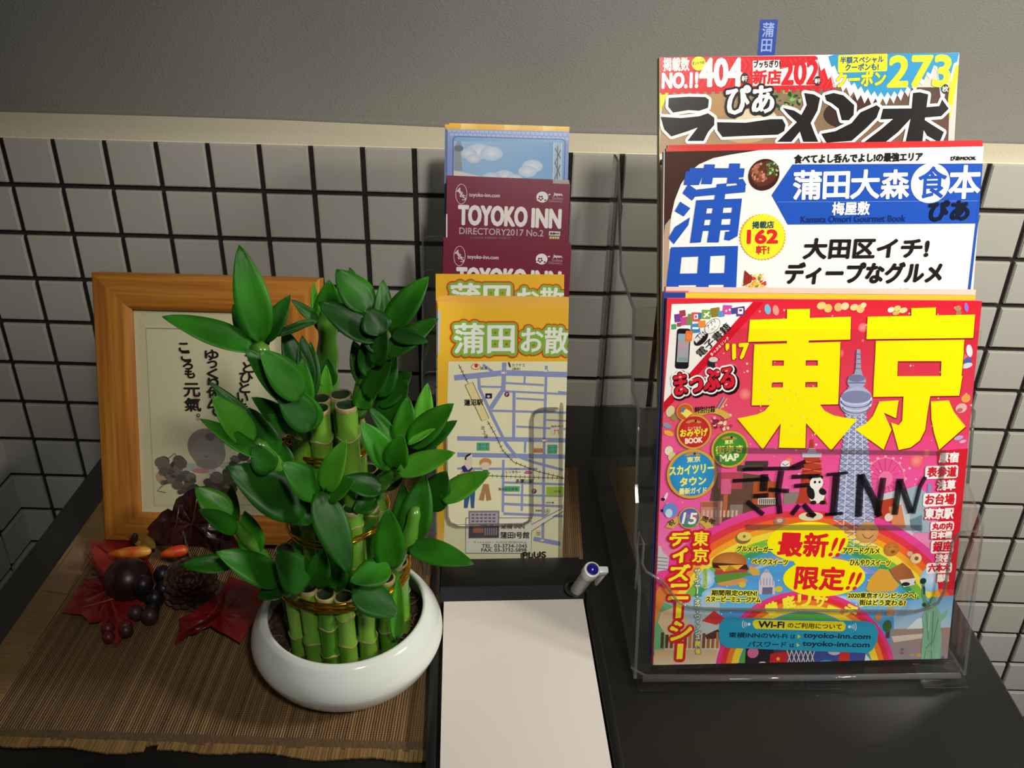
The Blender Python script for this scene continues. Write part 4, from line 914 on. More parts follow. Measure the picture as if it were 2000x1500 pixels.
def directory(TL, TR, lab, full, group, dv):
    """maroon hotel directory; dv = (u shift, v shift) of its print from the upper one"""
    L_ = Leaflet(TL, TR, .2165, LN, lab, group, T=.0014, base='b9a7a4', name='directory_booklet', cat='booklet'); S = L_.sh; du, dv_, f = dv
    P = lambda u, v: (du+874+(u-874)*f, dv_+v)
    S.quad([(840, 330), (1140, 330), (1140, 700), (840, 700)], ['7d2138', '82263f', '761f36', '741d33'], 0)
    if full:
        S.ell(*P(901, 379), 10.5, 18.5, '7d2138', 2, outline=('e9d9d4', 1)); S.txt('4', P(892, 378), P(900, 378), 11, 'eaddd8', 3, bold=.3); S.txt('&', P(898, 385), P(906, 385), 10, 'eaddd8', 3, bold=.2); S.txt('5', P(903, 391), P(910, 391), 9, 'eaddd8', 3, bold=.2)
        S.txt('toyoko-inn.com', P(916, 386), P(976, 388), 9.5, 'ece0dc', 3, bold=.2)
        S.txt('TOYOKO', P(896, 438), P(1028, 442), 36, 'f4eeea', 3, bold=2.1); S.txt('INN', P(1039, 443), P(1094, 445), 34, 'f4eeea', 3, bold=2.1)
        S.txt('DIRECTORY2017 No.2', P(897, 457), P(1061, 462), 12.5, 'cbb6b2', 3, bold=.25)
        S.txt('五つ星品質 全国展開中 予約受付中', P(918, 466), P(998, 467), 4, 'a98d8d', 3)
        S.rr(*P(1072, 452), *P(1094, 460), .5, 'e6e0da', 3); S.txt('東横INN', P(1074, 458.5), P(1092, 458.5), 4.5, '2a3554', 4, bold=.2); S.rr(*P(1072, 461), *P(1093, 467), .5, 'a78348', 3)
        for i in range(4): S.rr(*P(1074+i*4.8, 463), *P(1077+i*4.8, 466), .3, 'e9dfc8', 4)
        S.ell(*P(1059, 385), 11.5, 10.5, 'f2eceb', 3); 
        for j in range(5):
            a_ = j*1.2566+.3; S.ell(*P(1056+3.6*math.cos(a_), 387+3.6*math.sin(a_)), 2, 1.7, '7d2138', 4)
        S.ell(*P(1065, 391), 2, 1.6, '7d2138', 4); S.ell(*P(1073, 380), 2.4, 1.2, 'f2eceb', 3, rot=20); S.ell(*P(1050, 391), 2, 1.2, 'f2eceb', 3, rot=30)
        S.txt('Japan.', P(1081, 383), P(1099, 384), 6.5, 'eee2df', 3, bold=.35); S.txt('Endless', P(1079, 390), P(1099, 390.5), 5.5, 'b98e95', 3, bold=.1); S.txt('Discovery.', P(1072, 396), P(1099, 397), 6, 'b98e95', 3, bold=.1)
        S.line([P(872.5, 418), P(872.5, 470)], 2.6, 'efe8e4', 3)
    else:
        S.poly([(1080, 330), (1112, 330), (1112, 380), (1080, 380)], 'b7a8a6', 1)
    S.build('printed_face', L_.paper, PRINT); return L_
m1a = ([.44205, -.1222, .2837], [.5464, -.1131, .2797]); m2a = ([.4430, -.1717, .2466], [.5476, -.1626, .2418])
directory(*m1a, 'maroon hotel directory booklet, upper of the two, its whole title visible', 1, 'maroon directories', (0, 0, 1))
for k in range(2): directory(*shift(*m1a, -.0004-.0006*k, .003*(k+1), .0008*(k+1)), ('second', 'rearmost')[k]+' maroon directory booklet of the upper maroon stack, only its top edge showing', 0, 'maroon directories with only the top edge showing', (0, 0, 1))
directory(*m2a, 'maroon hotel directory booklet, lower of the two, title half hidden by a yellow leaflet', 1, 'maroon directories', (-4, 121, 1.015))
for k in range(2): directory(*shift(*m2a, .0000-.0008*k, .003*(k+1), .0008*(k+1)), ('second', 'rearmost')[k]+' maroon directory booklet of the lower maroon stack, only its top edge showing', 0, 'maroon directories with only the top edge showing', (0, 0, 1))

def blue_leaflet(TL, TR, lab, full, group):
    L_ = Leaflet(TL, TR, .2165, LN, lab, group, T=.0006, base='c9cfdf'); S = L_.sh
    S.quad([(860, 225), (1120, 225), (1120, 420), (860, 420)], ['8fa6dc', '8ea5dc', '86a0dc', '86a0dc'], 0)
    S.quad([(860, 232), (1120, 238), (1120, 257), (860, 252)], ['f0bf2e', 'f2c43c', 'ecb530', 'e9b028'], 1)
    for u0, u1, v in ((900, 930, 244), (985, 1015, 245), (1060, 1085, 247)): S.quad([(u0, v-8), (u1, v-8), (u1, v+9), (u0, v+9)], ['f6df86', 'f2cf5a', 'eebc3a', 'f3d468'], 1.5)
    if full:
        for j in range(2):
            for i in range(26):
                u, v = 878+i*9+(j*4.5), 257+i*.33+j*8-2; S.ell(u, v, 3.6, 3.2, 'b9c6ec', 2, n=10); S.ell(u, v, 1.5, 1.4, '9bafe2', 2.5, n=8)
        S.rr(884, 271, 1103, 430, 8, '4f6db0', 3); S.rr(886, 273, 1101, 430, 7, '7fb2e4', 3.3)
        S.quad([(886, 276), (1080, 278), (1080, 352), (886, 350)], ['a9cdef', '6fa6dd', '7fb4e6', '9cc4ea'], 3.8, (3, 3))
        for u, v, r_ in ((935, 296, 24), (960, 300, 22), (915, 300, 16), (1040, 325, 20), (1030, 335, 18), (985, 345, 20), (960, 349, 20), (1005, 350, 16), (925, 310, 14)):
            S.ell(u, v, r_, r_*.62, 'bcd6f0', 4, c2='eef1f5')
        S.poly([(893, 276), (900, 276), (904, 290), (900, 296), (903, 333), (887, 333), (887, 300), (885, 290)], '9aa3ae', 5); S.ell(896, 290, 9, 6, '6d7580', 5.5)
        S.poly([(886, 333), (942, 345), (945, 352), (886, 350)], 'eadfda', 6)
        S.poly([(1082, 278), (1098, 279), (1096, 420), (1080, 420)], 'a9c3dc', 6)
        for q in ([(1084, 290), (1095, 310)], [(1095, 292), (1083, 320)], [(1084, 318), (1094, 345)], [(1094, 322), (1083, 350)], [(1089, 285), (1088, 350)]): S.line(q, 1.6, '4c5a66', 7)
        S.line([(1081.5, 278), (1080, 352)], 1.6, 'dfe8f0', 7); S.line([(1097, 279), (1095, 352)], 1.2, 'dfe8f0', 7)
    S.build('printed_face', L_.paper, PRINT); return L_
b0 = ([.43995, -.0872, .3166], [.5440, -.0781, .3140])
blue_leaflet(*b0, 'blue sky leaflet with gold top edge in the rear pocket, foremost', 1, 'blue leaflets in the rear pocket')
for k in range(4): blue_leaflet(*shift(*b0, -.0009*(k+1) if k < 3 else .001, .0020*(k+1), .0008*(k+1)+(.0006 if k > 1 else 0)), ('second', 'third', 'fourth', 'rearmost')[k]+' blue leaflet of the rear pocket stack, a gold strip of its top edge showing', 0, 'blue leaflets with only the gold top edge showing')

# ================================================================== CLEAR MAGAZINE RACK
RY = math.radians(3.2); RO = np.array([.5985, -.4035, .0022]); RW = .2385
rk = tag(empty('magazine_rack', frame_mtx(RO, RY)), 'clear acrylic tiered rack with a broken left front edge, holding the magazines', 'magazine rack')
RM = frame_mtx(RO, RY); RMi = RM.inverted()
rl = math.radians(16.5)
fp = Sheet(RO, (math.cos(RY), math.sin(RY), 0), np.array([-math.sin(RY), math.cos(RY), 0])*math.sin(rl)+np.array([0, 0, math.cos(rl)]), RW, .2)
def fpt(u, v):
    a_ = fp.m(u, v); p = fp.BL+fp.X*a_[0]+fp.Y*a_[1]; return tuple(RMi @ Vector(p))
box('base_plate', 0, RW, .0, .285, 0.0032, .0058, (ACR), rk, bev=.001)
out = [(1232, 1306), (1262, 1322), (1868, 1322), (1877, 1300), (1921, 1048), (1916, 1040), (1885, 1040), (1872, 1045), (1862, 1060), (1856, 1090), (1851, 1125), (1845, 1158), (1833, 1180), (1812, 1191), (1790, 1196), (1650, 1195), (1500, 1193), (1380, 1191), (1345, 1188), (1325, 1178), (1312, 1160), (1296, 1138), (1275, 1126), (1262, 1118), (1254, 1100), (1257, 1062), (1249, 1040), (1244, 1072), (1245, 1100), (1241, 1150)]
panel('front_panel', [fpt(*q) for q in out], (0, .0024, 0), rk)
# bright cut edge along the opening
vf = tube([fpt(u, v) for u, v in out[6:24]], .0011, 6)
newobj('cut_edge', [(a_, b_+.001, c_) for a_, b_, c_ in vf[0]], vf[1], ACE, rk, smooth=True)
vf = tube([fpt(u, v) for u, v in out[23:30]], .0009, 5); newobj('broken_edge', *vf, ACE, rk, smooth=True)
SD = [(.0, .004), (.285, .004), (.285, .305), (.262, .305), (.205, .232), (.136, .232), (.112, .178), (.083, .178), (.065, .128)]
panel('side_panel', [(-.0022, d_, z_) for d_, z_ in SD+[(.056, .118), (.048, .09), (.030, .084), (.018, .070)]], (.0022, 0, 0), rk)
panel('side_panel', [(RW, d_, z_) for d_, z_ in SD+[(.0335, .113)]], (.0022, 0, 0), rk)
for x in (-.0011, RW+.0011):
    newobj('cut_edge', *tube([(x, d_, z_) for d_, z_ in SD[1:]], .0012, 6), ACE, rk, smooth=True)
pl19 = math.radians(19)
front_panel('pocket_divider', rk, 0, RW, .0535, .082, .178, pl19); front_panel('pocket_divider', rk, 0, RW, .105, .134, .232, pl19)
front_panel('back_panel', rk, 0, RW, .236, .004, .305, math.radians(9))
box('pocket_floor', 0, RW, .056, .105, .080, .0822, ACR, rk); box('pocket_floor', 0, RW, .107, .160, .132, .1342, ACR, rk)
for a_, b_ in ((.0, .030), (.096, .148), (.207, .2405)):
    bm_ = bbox_bm(a_, b_, -.008, .016, -.0005, .0030, .0010); bm_obj('foot', bm_, (ACR,), rk, smooth=True)
newobj('bottom_lip', *tube([(.004, -.0008, .0045), (RW*.5, -.0014, .0045), (RW-.003, -.0008, .0045)], .0022, 8), ACE, rk, smooth=True)

# ================================================================== MAGAZINES
class Magazine:
    def __init__(s, TL, TR, BLp, T, label, group=None, spine='c9c4b4', side='e4d9c8', H=None, cat='magazine', cover='efece6'):
        TL, TR, BLp = np.array(TL), np.array(TR), np.array(BLp); X = TR-TL; W_ = np.linalg.norm(X); X /= W_; Y = TL-BLp; Y -= X*(X@Y); Hh = H or np.linalg.norm(Y); Y /= np.linalg.norm(Y)
        s.sh = Sheet(TL-Y*Hh, X, Y, W_, Hh); s.W, s.H = W_, Hh
        s.o = tag(empty('magazine', s.sh.mtx), label, cat, group)
        s.cover = box('front_cover', 0, W_, 0, .0005, 0, Hh, mat('cover_'+cover, cover, .35), s.o)
        # page block made of fanned leaves so that the edges show as fine layers
        pg = bmesh.new(); n_ = max(3, int((T-.001)/.0009))
        for k in range(n_):
            y = .0006+(T-.0012)*k/n_; j = rng.uniform(0, .0007); bbox_bm(.0006, W_-.0008-j, y, y+(T-.0012)/n_*.93, .0006+j*.5, Hh-.0008-j, 0, 1, pg)
        tag(bm_obj('pages', pg, mat('pages_'+side, side, .8), s.o), kind='stuff')
        box('back_cover', 0, W_, T-.0005, T, 0, Hh, mat('cover_'+cover, cover, .35), s.o)
        box('spine', -.0005, .0006, 0, T, 0, Hh, mat('spine_'+spine, spine, .4), s.o)
# ---------------------------------------------------------------- front: the big travel guide
TLt, TRt, BLt = [.60721, -.30548, .25976], [.82734, -.28622, .25610], [.6133, -.3935, .0104]
mg = Magazine(TLt, TRt, BLt, .0060, 'pink and red travel guide with huge yellow characters in the front of the rack', side='e9dccf', spine='d8404e', cover='e84b66'); S = mg.sh
W1, Yl, Rd, Bk = 'f8f4ee', 'fff200', 'dc1f2c', '1d1917'
S.quad([(1290, 570), (1935, 570), (1920, 850), (1285, 850)], ['dd2233', 'd41a2a', 'e2435f', 'ea5a7a'], 0, (4, 6))
S.quad([(1285, 850), (1930, 850), (1930, 1000), (1275, 1000)], ['ef5c93', 'e8407a', 'ee62b2', 'ee5fa8'], .1, (4, 3))
S.quad([(1275, 1000), (1930, 1000), (1900, 1310), (1270, 1310)], ['ee5fa8', 'e87fb8', 'd6d3d6', 'e9b9c9'], .1, (3, 3))
for i in range(190):                                  # printed sparkle
    u, v = rng.uniform(1310, 1900), rng.uniform(600, 990); q = rng.uniform(.8, 2.6); S.ell(u, v, q, q, rng.choice(['f7b8b4', 'f6a5b0', 'fbd9c8', 'ee8090']), .5+.001*i, n=8)
for u, v, r_ in ((1430, 720, 10), (1455, 770, 12), (1685, 640, 9), (1880, 700, 10), (1640, 690, 8), (1790, 900, 14), (1810, 885, 8), (1540, 900, 9)): S.ell(u, v, r_, r_, 'ea5868', .45, c2='f59a94')
# top left flap
S.poly([(1312, 594), (1472, 590), (1470, 600), (1296, 788)], W1, 1); S.poly([(1470, 590), (1492, 590), (1296, 806), (1296, 786)], 'd3122a', 1.2)
cols = ['6d3f96', 'a23a4e', 'c8448c', '6b8b4a', 'd8574c', '3f6fae', '73a540', '8d7a35', '4d9ad0', 'd04f9e', '3d4a8e', '6a3c80']
for i, (u, v, q) in enumerate(((1325, 621, 8), (1333, 612, 6), (1337, 627, 8), (1348, 618, 5), (1359, 619, 9), (1369, 617, 6), (1379, 614, 9), (1397, 610, 9), (1409, 613, 6), (1420, 605, 9), (1434, 607, 6), (1446, 608, 9))):
    S.rr(u-q, v-q, u+q, v+q, 1.6, cols[i], 2+.02*i, rot=rng.uniform(-8, 12))
for u, v, c_, q in ((1316, 638, '4f9a62', 5), (1326, 634, '8e5038', 4), (1358, 641, '3d87c4', 9), (1371, 633, 'e6873a', 7), (1346, 629, '6f8a52', 6)): S.rr(u-q, v-q, u+q, v+q, 1.4, c_, 2.4, rot=6)
S.rr(1355, 614, 1363, 623, 1.5, W1, 3); S.rr(1357, 616, 1361, 621, .8, 'd8574c', 3.4); S.poly([(1373, 619), (1384, 608), (1386, 610), (1376, 621)], W1, 3); S.poly([(1375, 610), (1386, 617), (1384, 619), (1375, 613)], W1, 3)
S.rr(1352, 639, 1364, 643, 1, W1, 3); S.rr(1441, 602, 1451, 613, 1.5, W1, 3); S.rr(1443, 604, 1449, 608, .6, '3d4a8e', 3.4); S.ell(1418, 607, 2, 2, W1, 3); S.ell(1425, 605, 2, 2, W1, 3)
S.rr(1320, 642, 1347, 720, 6, '17161a', 3, rot=-1); S.rr(1323, 652, 1345, 707, 1, 'a9a6ad', 3.5, rot=-1); S.rr(1324, 653, 1344, 663, 1, '8fb4cf', 3.8, rot=-1); S.rr(1325, 672, 1343, 680, 2, 'c59aaf', 3.8); S.rr(1325, 698, 1343, 705, 1, '7fa3a6', 3.8)
S.rr(1338, 646, 1352, 667, 3, 'ef7d2e', 4, rot=-4); S.ell(1345, 657, 4, 4.5, 'f3a060', 4.4); S.ell(1345, 657, 2.2, 2.6, 'ef7d2e', 4.6)
S.ell(1369, 661, 17, 10, Bk, 3, rot=47); S.txt('無料!', (1360, 670), (1379, 652), 9, 'f5f2ea', 4, bold=.5)
S.ell(1391, 637, 17, 10.5, W1, 3, rot=45, outline=('55524e', 1)); S.txt('アプリ', (1383, 642), (1398, 628), 7, Bk, 4, bold=.2); S.txt('付き', (1391, 646), (1399, 639), 5, '55524e', 4)
S.txt('電子書籍', (1369, 699), (1429, 641), 17, Bk, 4, bold=.35); S.txt('まっぷるリンク', (1390, 695), (1424, 661), 5.5, 'f6e3df', 4, bold=.25)
# skytree-like printed towers, then the huge characters
def C2(x, y): return (1260+x/2.857, 580+y/2.857)
def P2(*q): return [C2(*a_) for a_ in q]
tw = 'b6b9d4'; tw2 = '8589ae'
S.poly(P2((1178, 292), (1198, 292), (1202, 400), (1212, 435), (1162, 435), (1172, 400)), 'a2a6c0', 7)
for y in (318, 345, 372, 398): S.line(P2((1172, y), (1204, y)), 1.6, '6d7096', 7.4)
S.ell(*C2(1178, 470), 18, 15, 'a9aed0', 7.3); S.ell(*C2(1178, 452), 17, 7, '777ba2', 7.6); S.line(P2((1132, 478), (1226, 478)), 2.5, '6f7398', 7.9)
S.poly(P2((1130, 500), (1224, 500), (1232, 545), (1120, 545)), '8f94b6', 7.3)
S.ell(*C2(1174, 580), 32, 28, 'b3b8da', 8); S.ell(*C2(1174, 556), 30, 12, '8388ae', 8.3); S.band(*C2(1174, 560), 31, 14, .92, 1.0, 'e6e8f6', 8.7, 180, 360); S.band(*C2(1174, 578), 31, 14, .9, 1.0, '5d6190', 8.7, 180, 360); S.band(*C2(1174, 596), 30, 14, .9, 1.0, 'dfe2f2', 8.7, 180, 360); S.band(*C2(1174, 612), 28, 13, .88, 1.0, '6a6e96', 8.7, 180, 360)
S.poly(P2((1120, 640), (1232, 640), (1236, 760), (1248, 900), (1262, 1060), (1275, 1240), (1290, 1400))+[(1714, 1075), (1608, 1075)]+P2((1040, 1300), (1062, 1140), (1085, 940), (1105, 800)), 'a5a9cc', 5)
def tower_lines(L):
    yy = 650
    while yy < 1400:
        f = (yy-640)/760; x0, x1 = 1112-80*f, 1236+58*f; st_ = 26+14*f; n_ = 4
        for i in range(n_):
            a_, b_ = x0+(x1-x0)*i/n_, x0+(x1-x0)*(i+1)/n_
            S.line(P2((a_, yy), (b_, yy+st_)), 1.1, 'e9ebf8', L); S.line(P2((b_, yy), (a_, yy+st_)), 1.1, '5c6088', L)
        S.line(P2((x0, yy), (x1, yy)), 1.2, '6b6f98', L+.2); yy += st_
    for i in range(1, 4): S.line(P2((1112+31*i, 650), (1032+65*i, 1400)), 1.6, 'dcdff0', L+.3)
tower_lines(5.4)
SH = ('b5212b', 1.6)
def big(pl): S.poly(P2(*pl), Yl, 6.2); S.poly([(a_+1.6, b_+2.0) for a_, b_ in P2(*pl)], '9c1820', 4.6)
def bigT(pl): big(pl)
for pl in (((790, 68), (918, 66), (916, 200), (788, 200)), ((583, 127), (1146, 110), (1143, 237), (572, 250)), ((790, 230), (912, 230), (908, 300), (786, 300)),
           ((608, 264), (1088, 250), (1084, 352), (603, 354)), ((602, 384), (1082, 382), (1079, 472), (599, 477)), ((598, 505), (1078, 502), (1075, 598), (593, 604)),
           ((605, 300), (708, 300), (703, 600), (594, 600)), ((775, 300), (895, 300), (890, 600), (762, 600)), ((963, 300), (1087, 300), (1075, 598), (957, 600)),
           ((762, 590), (898, 590), (892, 842), (745, 840)), ((700, 595), (775, 595), (757, 700), (655, 850), (512, 677), (560, 668), (620, 655), (665, 635)), ((895, 595), (970, 595), (1000, 635), (1050, 660), (1110, 672), (1182, 680), (1035, 855), (893, 700)),
           ((1483, 62), (1620, 58), (1618, 140), (1482, 140)), ((1240, 110), (1838, 98), (1828, 228), (1232, 235)), ((1285, 245), (1778, 238), (1770, 357), (1280, 358)), ((1275, 442), (1768, 440), (1750, 550), (1270, 557)), ((1283, 300), (1409, 300), (1403, 500), (1272, 500)), ((1652, 300), (1776, 300), (1755, 520), (1646, 520)),
           ((1440, 540), (1590, 540), (1572, 650), (1560, 740), (1530, 800), (1480, 838), (1412, 853), (1370, 700), (1412, 714), (1432, 690)), ((1305, 582), (1412, 576), (1398, 676), (1330, 645), (1372, 740), (1328, 852), (1168, 737), (1225, 710), (1268, 665)),
           ((1592, 582), (1692, 576), (1720, 640), (1785, 722), (1638, 852), (1610, 760), (1595, 680))): big(pl)
for i in range(60):
    u, v = rng.uniform(1480, 1600), rng.uniform(745, 850); S.ell(u, v, rng.uniform(.8, 2.2), rng.uniform(.8, 2.2), rng.choice(['f5f18a', 'e9e04a', 'f2dd60']), 6.8, n=6)
S.txt("'17", (1419, 702), (1461, 699), 29, Yl, 5, bold=2.1, out=('b5202c', 3))
S.poly([(1381, 711), (1385, 699), (1400, 697), (1405, 702), (1396, 708), (1397, 717), (1385, 718)], '2a2528', 5); S.ell(1393, 702, 9, 5, 'd8d2cf', 5.2)
S.txt('まっぷる', (1320, 772), (1433, 757), 41, 'de1f33', 7, bold=2.6, out=('2b0e14', 4.4), out2=('faf6f2', 7.6)); S.txt('まっぷる', (1322, 775), (1437, 761), 43, '1e0a10', 5.6, bold=3, out=('1e0a10', 8.5))
for u, v in ((1328, 736), (1350, 742), (1376, 737), (1402, 726), (1418, 724), (1330, 760), (1418, 750)): S.ell(u, v, 3, 1.6, 'f4b3b3', 7.6, rot=20)
# souvenirs round the title
for u, v, c_, rx_, ry_ in ((1499, 604, '7db4d4', 6, 10), (1515, 606, 'e3968f', 6, 10), (1604, 597, 'ecc878', 9, 7), (1617, 602, 'e9c06c', 8, 8), (1637, 600, 'e6b36a', 8, 8), (1650, 598, 'ead0a0', 8, 7), (1668, 600, 'efd08a', 8, 6), (1680, 603, 'e8c076', 8, 8), (1686, 596, 'f0d69a', 6, 5),
                            (1740, 605, 'e9e1c8', 7, 5), (1752, 602, 'd8c878', 7, 5), (1764, 606, 'e3d98e', 8, 5), (1750, 611, 'c8bb5c', 7, 4), (1871, 603, 'b9825e', 6, 6), (1872, 612, 'a97450', 6, 5), (1887, 600, '9a6fc0', 4, 9), (1893, 685, 'efe9ef', 6, 12), (1890, 705, '5560a8', 8, 7), (1888, 714, 'd9d9e8', 11, 5), (1886, 778, 'e6a552', 9, 8), (1877, 797, 'e8b8ac', 11, 9), (1874, 801, 'c06a6a', 6, 4), (1872, 855, 'bcb4c8', 9, 4), (1880, 862, 'd8b8c8', 7, 3)):
    S.ell(u, v, rx_, ry_, c_, 2, rot=15)
# badges
GD = 'd9a441'
def badge(u, v, r_, c_, c2_): S.ell(u, v, r_, r_, '8c5a2a', 8.0, n=40); S.ell(u, v, r_*.98, r_*.98, GD, 8.2, n=40); S.ell(u, v, r_*.87, r_*.87, c_, 8.5, n=40, c2=c2_)
badge(1337, 804, 17, 'c95a28', 'd8743a'); S.poly([(1329, 806), (1340, 798), (1352, 806), (1340, 816)], 'f2e36a', 9.2); S.poly([(1328, 800), (1338, 794), (1334, 806)], '3f87b8', 9.4)
S.band(1388, 830, 44, 32, .72, 1.05, 'd8b24c', 7.9, 30, 150); S.txt('特別付録', (1357, 807), (1396, 805), 13, Bk, 9, bold=.3)
badge(1355, 843, 35, 'c4252d', 'd8402f'); S.txt('とっておき', (1343, 839), (1368, 838), 6, 'f7d9b0', 9.3, bold=.15); S.txt('おみやげ', (1328, 853), (1381, 851), 15, 'fbe93a', 9.3, bold=.7, out=('9a1a1e', 1.2)); S.txt('BOOK', (1338, 866), (1371, 863), 10, 'fbe9c8', 9.3, bold=.8)
badge(1425, 877, 37, '3c8a2c', '55a53a'); S.txt('東京', (1415, 867), (1431, 866), 8, 'f0ef7a', 9.3, bold=.4); S.txt('街歩き', (1397, 886), (1450, 883), 15, 'f3f04a', 9.3, bold=.6, out=('2c6a20', 1)); S.txt('MAP', (1406, 901), (1442, 898), 13, 'f5f4c8', 9.3, bold=.9)
badge(1351, 925, 50, '2b8cc8', '3c9fd6'); S.txt('東京', (1341, 903), (1367, 901), 11, 'f3ef9a', 9.3, bold=.4); S.txt('スカイツリー', (1307, 928), (1394, 921), 17, 'f8f46a', 9.3, bold=.9, out=('1d6aa0', 1)); S.txt('タウン', (1328, 949), (1378, 945), 16, 'f8f46a', 9.3, bold=.9); S.txt('最新ガイド', (1326, 965), (1379, 962), 12, 'f3ef9a', 9.3, bold=.5)
for u, v in ((1354, 820), (1424, 852), (1352, 884)): S.band(u, v+9, 16, 9, .6, 1.1, 'c98f45', 9.2, 25, 155, 12); S.ell(u+4, v+1.5, 2.4, 2.4, '3a2a1a', 9.5, n=10)
for i in range(26): a_, q = rng.uniform(0, 6.28), rng.uniform(0, 1)**.5; S.ell(1411+20*q*math.cos(a_), 822+16*q*math.sin(a_), 3.2, 3.2, rng.choice(['e9d6a8', 'b83a50', 'f0e4d8', '8a1f38', 'e8b0b8']), 7.0+.01*i, n=10)
S.line([(1398, 802), (1414, 775)], 3, '8f9fd0', 7.1); S.line([(1403, 803), (1419, 778)], 2.5, 'd9b25a', 7.1)
for u, v, c_, rx_, ry_ in ((1309, 803, 'd9cf9e', 8, 11), (1316, 815, '9a8a4e', 7, 6), (1303, 831, '8a9ab8', 9, 5), (1306, 846, 'efb23a', 10, 5), (1306, 880, 'e9ddc8', 8, 9), (1312, 891, 'd6cf8a', 7, 9), (1300, 970, 'e9d9e4', 3, 9), (1295, 975, '2a1f28', 4, 3), (1301, 990, 'e9d9e4', 3, 9), (1294, 997, '2a1f28', 4, 3)): S.ell(u, v, rx_, ry_, c_, 3, rot=-20)
# red lattice tower, clock, wheel, panda, brick station
S.poly([(1582, 858), (1588, 858), (1590, 880), (1598, 888), (1603, 905), (1608, 960), (1616, 985), (1553, 985), (1562, 960), (1570, 905), (1572, 888), (1580, 880)], 'b8402c', 4); S.rr(1566, 884, 1604, 893, 2, 'c9c2cf', 4.4); S.poly([(1579, 875), (1591, 875), (1596, 886), (1574, 886)], 'c8b8c4', 4.3)
for v in (900, 915, 930, 945): S.line([(1568-(v-900)*.12, v), (1604+(v-900)*.12, v+6)], 1.3, 'e8894f', 4.6); S.line([(1604+(v-900)*.12, v), (1568-(v-900)*.12, v+6)], 1.3, '6e1f18', 4.6)
S.ell(1533, 908, 9, 9, 'efe9ef', 4); S.line([(1527, 905), (1533, 909), (1540, 905)], 1.2, '2a2528', 4.5)
for i in range(16):
    a_ = i*math.pi/8; S.line([(1729, 935), (1729+38*math.cos(a_), 935+42*math.sin(a_))], .9, 'c2447e', 1.2); S.ell(1729+39*math.cos(a_), 935+43*math.sin(a_), 3, 3, 'f2b0c0', 1.4, n=8)
S.band(1729, 935, 38, 42, .95, 1.0, 'e98aa8', 1.5, 0, 360, 40); S.ell(1729, 935, 14, 15, 'f07aa8', 1.6)
S.poly([(1395, 930), (1440, 922), (1500, 930), (1515, 955), (1520, 985), (1500, 1010), (1400, 1020), (1385, 985)], '6b4a3c', 3)
for u0, v0, u1, v1, c_ in ((1368, 978, 1410, 1030, 'c08a78'), (1370, 980, 1402, 990, 'b06548'), (1412, 965, 1420, 1010, 'b5673f'), (1425, 985, 1450, 1010, '8d7c74'), (1470, 940, 1520, 985, 'b5562e'), (1480, 972, 1516, 985, 'dfd8cc'), (1402, 922, 1450, 955, 'b84a58'), (1408, 935, 1428, 965, 'd8628a'), (1455, 900, 1500, 912, '4a3a34'), (1440, 908, 1490, 920, '57463c'), (1530, 960, 1560, 985, '8f8078')): S.rr(u0, v0, u1, v1, 2, c_, 3.4)
for i in range(9): S.rr(1372+i*8, 996, 1376+i*8, 1010, .5, 'd9b0a0', 3.8); S.rr(1482+i*4, 974, 1484.4+i*4, 984, .2, '5b5048', 3.9)
S.ell(1594, 943, 13, 13, 'f2efe8', 5.8); S.ell(1583, 933, 4, 4, '1f1b1c', 5.6); S.ell(1603, 932, 4, 4, '1f1b1c', 5.6); S.ell(1591, 941, 2.4, 2.8, '1f1b1c', 6.3); S.ell(1600, 941, 2, 2.6, '1f1b1c', 6.3)
S.ell(1595, 968, 15, 15, 'efece6', 5.6); S.ell(1583, 962, 7, 14, '1f1b1c', 5.7, rot=20); S.ell(1606, 960, 8, 6, '1f1b1c', 5.9, rot=-30); S.ell(1588, 981, 6, 4, '1f1b1c', 6.2); S.ell(1606, 981, 6, 4, '1f1b1c', 6.2)
S.poly([(1722, 965), (1760, 955), (1790, 980), (1800, 1000), (1780, 1050), (1715, 1030), (1700, 1000)], 'c9cdd2', 3); S.poly([(1715, 978), (1745, 972), (1752, 1000), (1765, 1030), (1740, 1035), (1712, 1020)], 'b8402c', 4); S.poly([(1735, 990), (1760, 985), (1768, 1030), (1745, 1040)], 'd88a5c', 4.3); S.ell(1735, 1010, 8, 8, 'ecd4c4', 4.5)
S.poly([(1770, 955), (1790, 948), (1812, 965), (1815, 1040), (1780, 1040)], '9db3bf', 3.2); S.rr(1811, 945, 1818, 962, 1, '7c9cc8', 3.4); S.poly([(1776, 1015), (1800, 1005), (1800, 1040), (1778, 1030)], '6c8a98', 3.6)
# big rainbow and the blue field
bands = [('e8479a', 1.0), ('e23a4a', .955), ('ee6a2c', .915), ('f5a82c', .875), ('f2e040', .84), ('7dbb44', .80), ('3f9c6a', .755), ('4ba0c8', .72), ('8f8fd0', .69), ('9cc0e8', .66)]
for i, (c_, f) in enumerate(bands): S.band(1572, 1290, 345, 307, f-.045 if i < len(bands)-1 else .0, f, c_, 4.9+.05*i, 0, 180, 60)
S.quad([(1420, 1120), (1740, 1120), (1770, 1190), (1390, 1190)], ['4a9adb', '4a9adb', '6db4e4', '6db4e4'], 5.42); S.band(1572, 1290, 345, 307, .0, .64, '519fdc', 5.4, 0, 180, 60)
for i in range(60): a_ = rng.uniform(.3, 2.8); q = rng.uniform(.45, .8); S.ell(1572+345*q*math.cos(a_), 1290-307*q*math.sin(a_), rng.uniform(.7, 2), rng.uniform(.7, 2), 'dfeaf8', 5.55, n=6)
